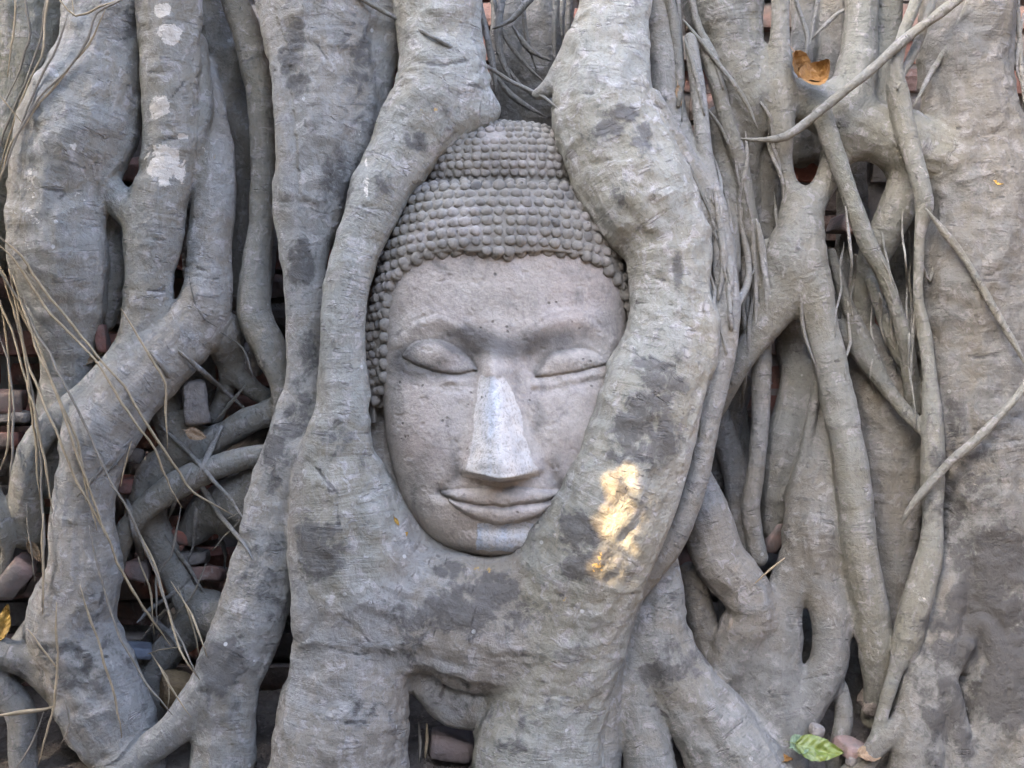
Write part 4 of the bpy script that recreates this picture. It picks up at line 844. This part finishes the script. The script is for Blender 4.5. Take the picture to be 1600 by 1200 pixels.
leaf(620, 815, fd(620,815) + 3, .014, .006, (80, 60, 0), LEAF_YEL, 'tiny orange leaf sliver beside the left jaw, upper one of two', .1, .3, GL, 9)
leaf(633, 836, fd(633,836) + 3, .013, .009, (75, -50, 0), LEAF_YEL, 'tiny orange leaf scrap beside the left jaw, lower one of two', .1, .3, GL, 10)
leaf(306, 680, -45, .035, .022, (70, 20, 10), LEAF_TAN, 'olive brown leaf at the foot of the upright pale stone', .3, .4, GL, 11)
leaf(54, 862, -50, .04, .018, (80, 60, 10), LEAF_TAN, 'dry tan leaf upright between the strands at lower left', .3, .4, GL, 12)
leaf(1360, 1180, 20, .055, .03, (40, 5, 25), LEAF_TAN, 'dull brown leaf on the soil right of the fresh green leaf', .2, .3, GL, 13)
leaf(1215, 1185, 15, .05, .025, (40, 5, -25), LEAF_DRY, 'brown leaf on the soil left of the fresh green leaf', .2, .3, GL, 14)
tw = tube('twig', [(655,1192,4,-30),(657,1160,4.5,-32),(654,1128,3.5,-40)], STRANDG, None); tag(tw, 'short pale stick standing in the small arch of the central root, left one', 'twig')
tw = tube('twig', [(664,1185,4,-34),(667,1155,5,-36),(666,1130,4,-42)], STRAND, None); tag(tw, 'short yellowish stick standing in the small arch of the central root, right one', 'twig')
tw = tube('twig', [(1180,912,2.6,fd(1180,915)+6),(1200,893,2.6,fd(1190,910)+10),(1226,872,2.2,fd(1190,910)+8)], STRAND, None); tag(tw, 'short straw-coloured twig lying across the lower right roots', 'twig')
tw = tube('twig', [(-12,1120,4,20),(30,1114,4.4,14),(70,1108,4.2,8),(100,1098,3.4,0)], STRAND, None); tag(tw, 'pale broken stick poking in from the lower left edge', 'twig')

# ------------------------------------------------------------------ an unseen leaf crown added towards the sun: shaped to shade the place, one gap lets the sun through
def build_shade_crown():
    up = Vector(SUN); e1 = Vector((0, 0, 1)).cross(up).normalized(); e2 = up.cross(e1)
    E = np.array([e1[:], e2[:]]); U3 = np.array(up[:])
    poly = [(940,745),(972,738),(1003,732),(1006,795),(996,830),(990,862),(960,890),(938,912),(930,888),(946,862),(940,846),(936,812),(950,806),(956,790)]
    pw = np.array([P(x, y, fd(x, y)) for x, y in poly]); p2 = pw @ E.T
    ctr = np.array([0.05, 0, .62]); c2 = ctr @ E.T; base_t = ctr @ U3
    def inside(q):
        x, y = q; r = False; n = len(p2)
        for i in range(n):
            (x1, y1), (x2, y2) = p2[i], p2[i - 1]
            if (y1 > y) != (y2 > y) and x < (x2 - x1) * (y - y1) / (y2 - y1) + x1: r = not r
        return r
    def near(q): return float(pl_dist(np.array(q[0]), np.array(q[1]), [tuple(a) for a in p2] + [tuple(p2[0])]))
    V, Fs = [], []
    def add(q, t, L, wd, ang, tilt):
        c = q[0] * E[0] + q[1] * E[1] + t * U3
        ax = math.cos(ang) * E[0] + math.sin(ang) * E[1]; bx = -math.sin(ang) * E[0] + math.cos(ang) * E[1]; ax = ax + tilt * U3
        b = len(V); 
        for u, v_, h in ((-.5, 0, 0), (-.15, -.5, .08), (.2, -.38, .06), (.5, 0, -.05), (.2, .38, .06), (-.15, .5, .08), (0, 0, 0)):
            V.append(c + ax * u * L + bx * v_ * wd + U3 * h * wd)
        Fs.extend([(b, b + 1, b + 6), (b + 1, b + 2, b + 6), (b + 2, b + 3, b + 6), (b + 3, b + 4, b + 6), (b + 4, b + 5, b + 6), (b + 5, b, b + 6)])
    sp = .051
    for lay in range(6):
        t0 = base_t + 1.75 + lay * .07
        for a in np.arange(-2.5, .95, sp):
            if a < -1.0 and lay > 2: continue
            for b in np.arange(-1.75, 1.05, sp):
                if (b < -1.05 and lay > 2) or (a < -1.0): continue
                q = (c2[0] + a + random.uniform(-.03, .03), c2[1] + b + random.uniform(-.03, .03)); L = random.uniform(.09, .13)
                if max(abs(a) / .82, (b - .54 * a) / .92, -b / 1.8) > random.uniform(.88, 1.0): continue
                if (q[0] * E[0] + q[1] * E[1] + t0 * U3)[2] < .08: continue
                dn = near(q)
                if inside(q) or dn < L * .52: continue
                add(q, t0 + random.uniform(-.03, .03), L, L * .72, random.uniform(0, 6.28), random.uniform(-.25, .25))
    # small leaves that fray the rim of the gap
    for lay in range(7):
        for a in np.arange(-.2, .2, .016):
            for b in np.arange(-.24, .24, .016):
                q = (p2[:, 0].mean() + a + random.uniform(-.008, .008), p2[:, 1].mean() + b + random.uniform(-.008, .008)); dn = near(q)
                if dn > .075: continue
                if inside(q) :
                    if random.random() > .045: continue
                    add(q, base_t + 1.7 + lay * .012, .012, .009, random.uniform(0, 6.28), 0); continue
                L = max(.014, min(.05, dn * 1.7))
                add(q, base_t + 1.68 + lay * .012, L, L * .8, random.uniform(0, 6.28), random.uniform(-.1, .1))
    mesh_obj('crown', np.array(V), Fs, LEAF_SHADE_CROWN, fig, False)
build_shade_crown()
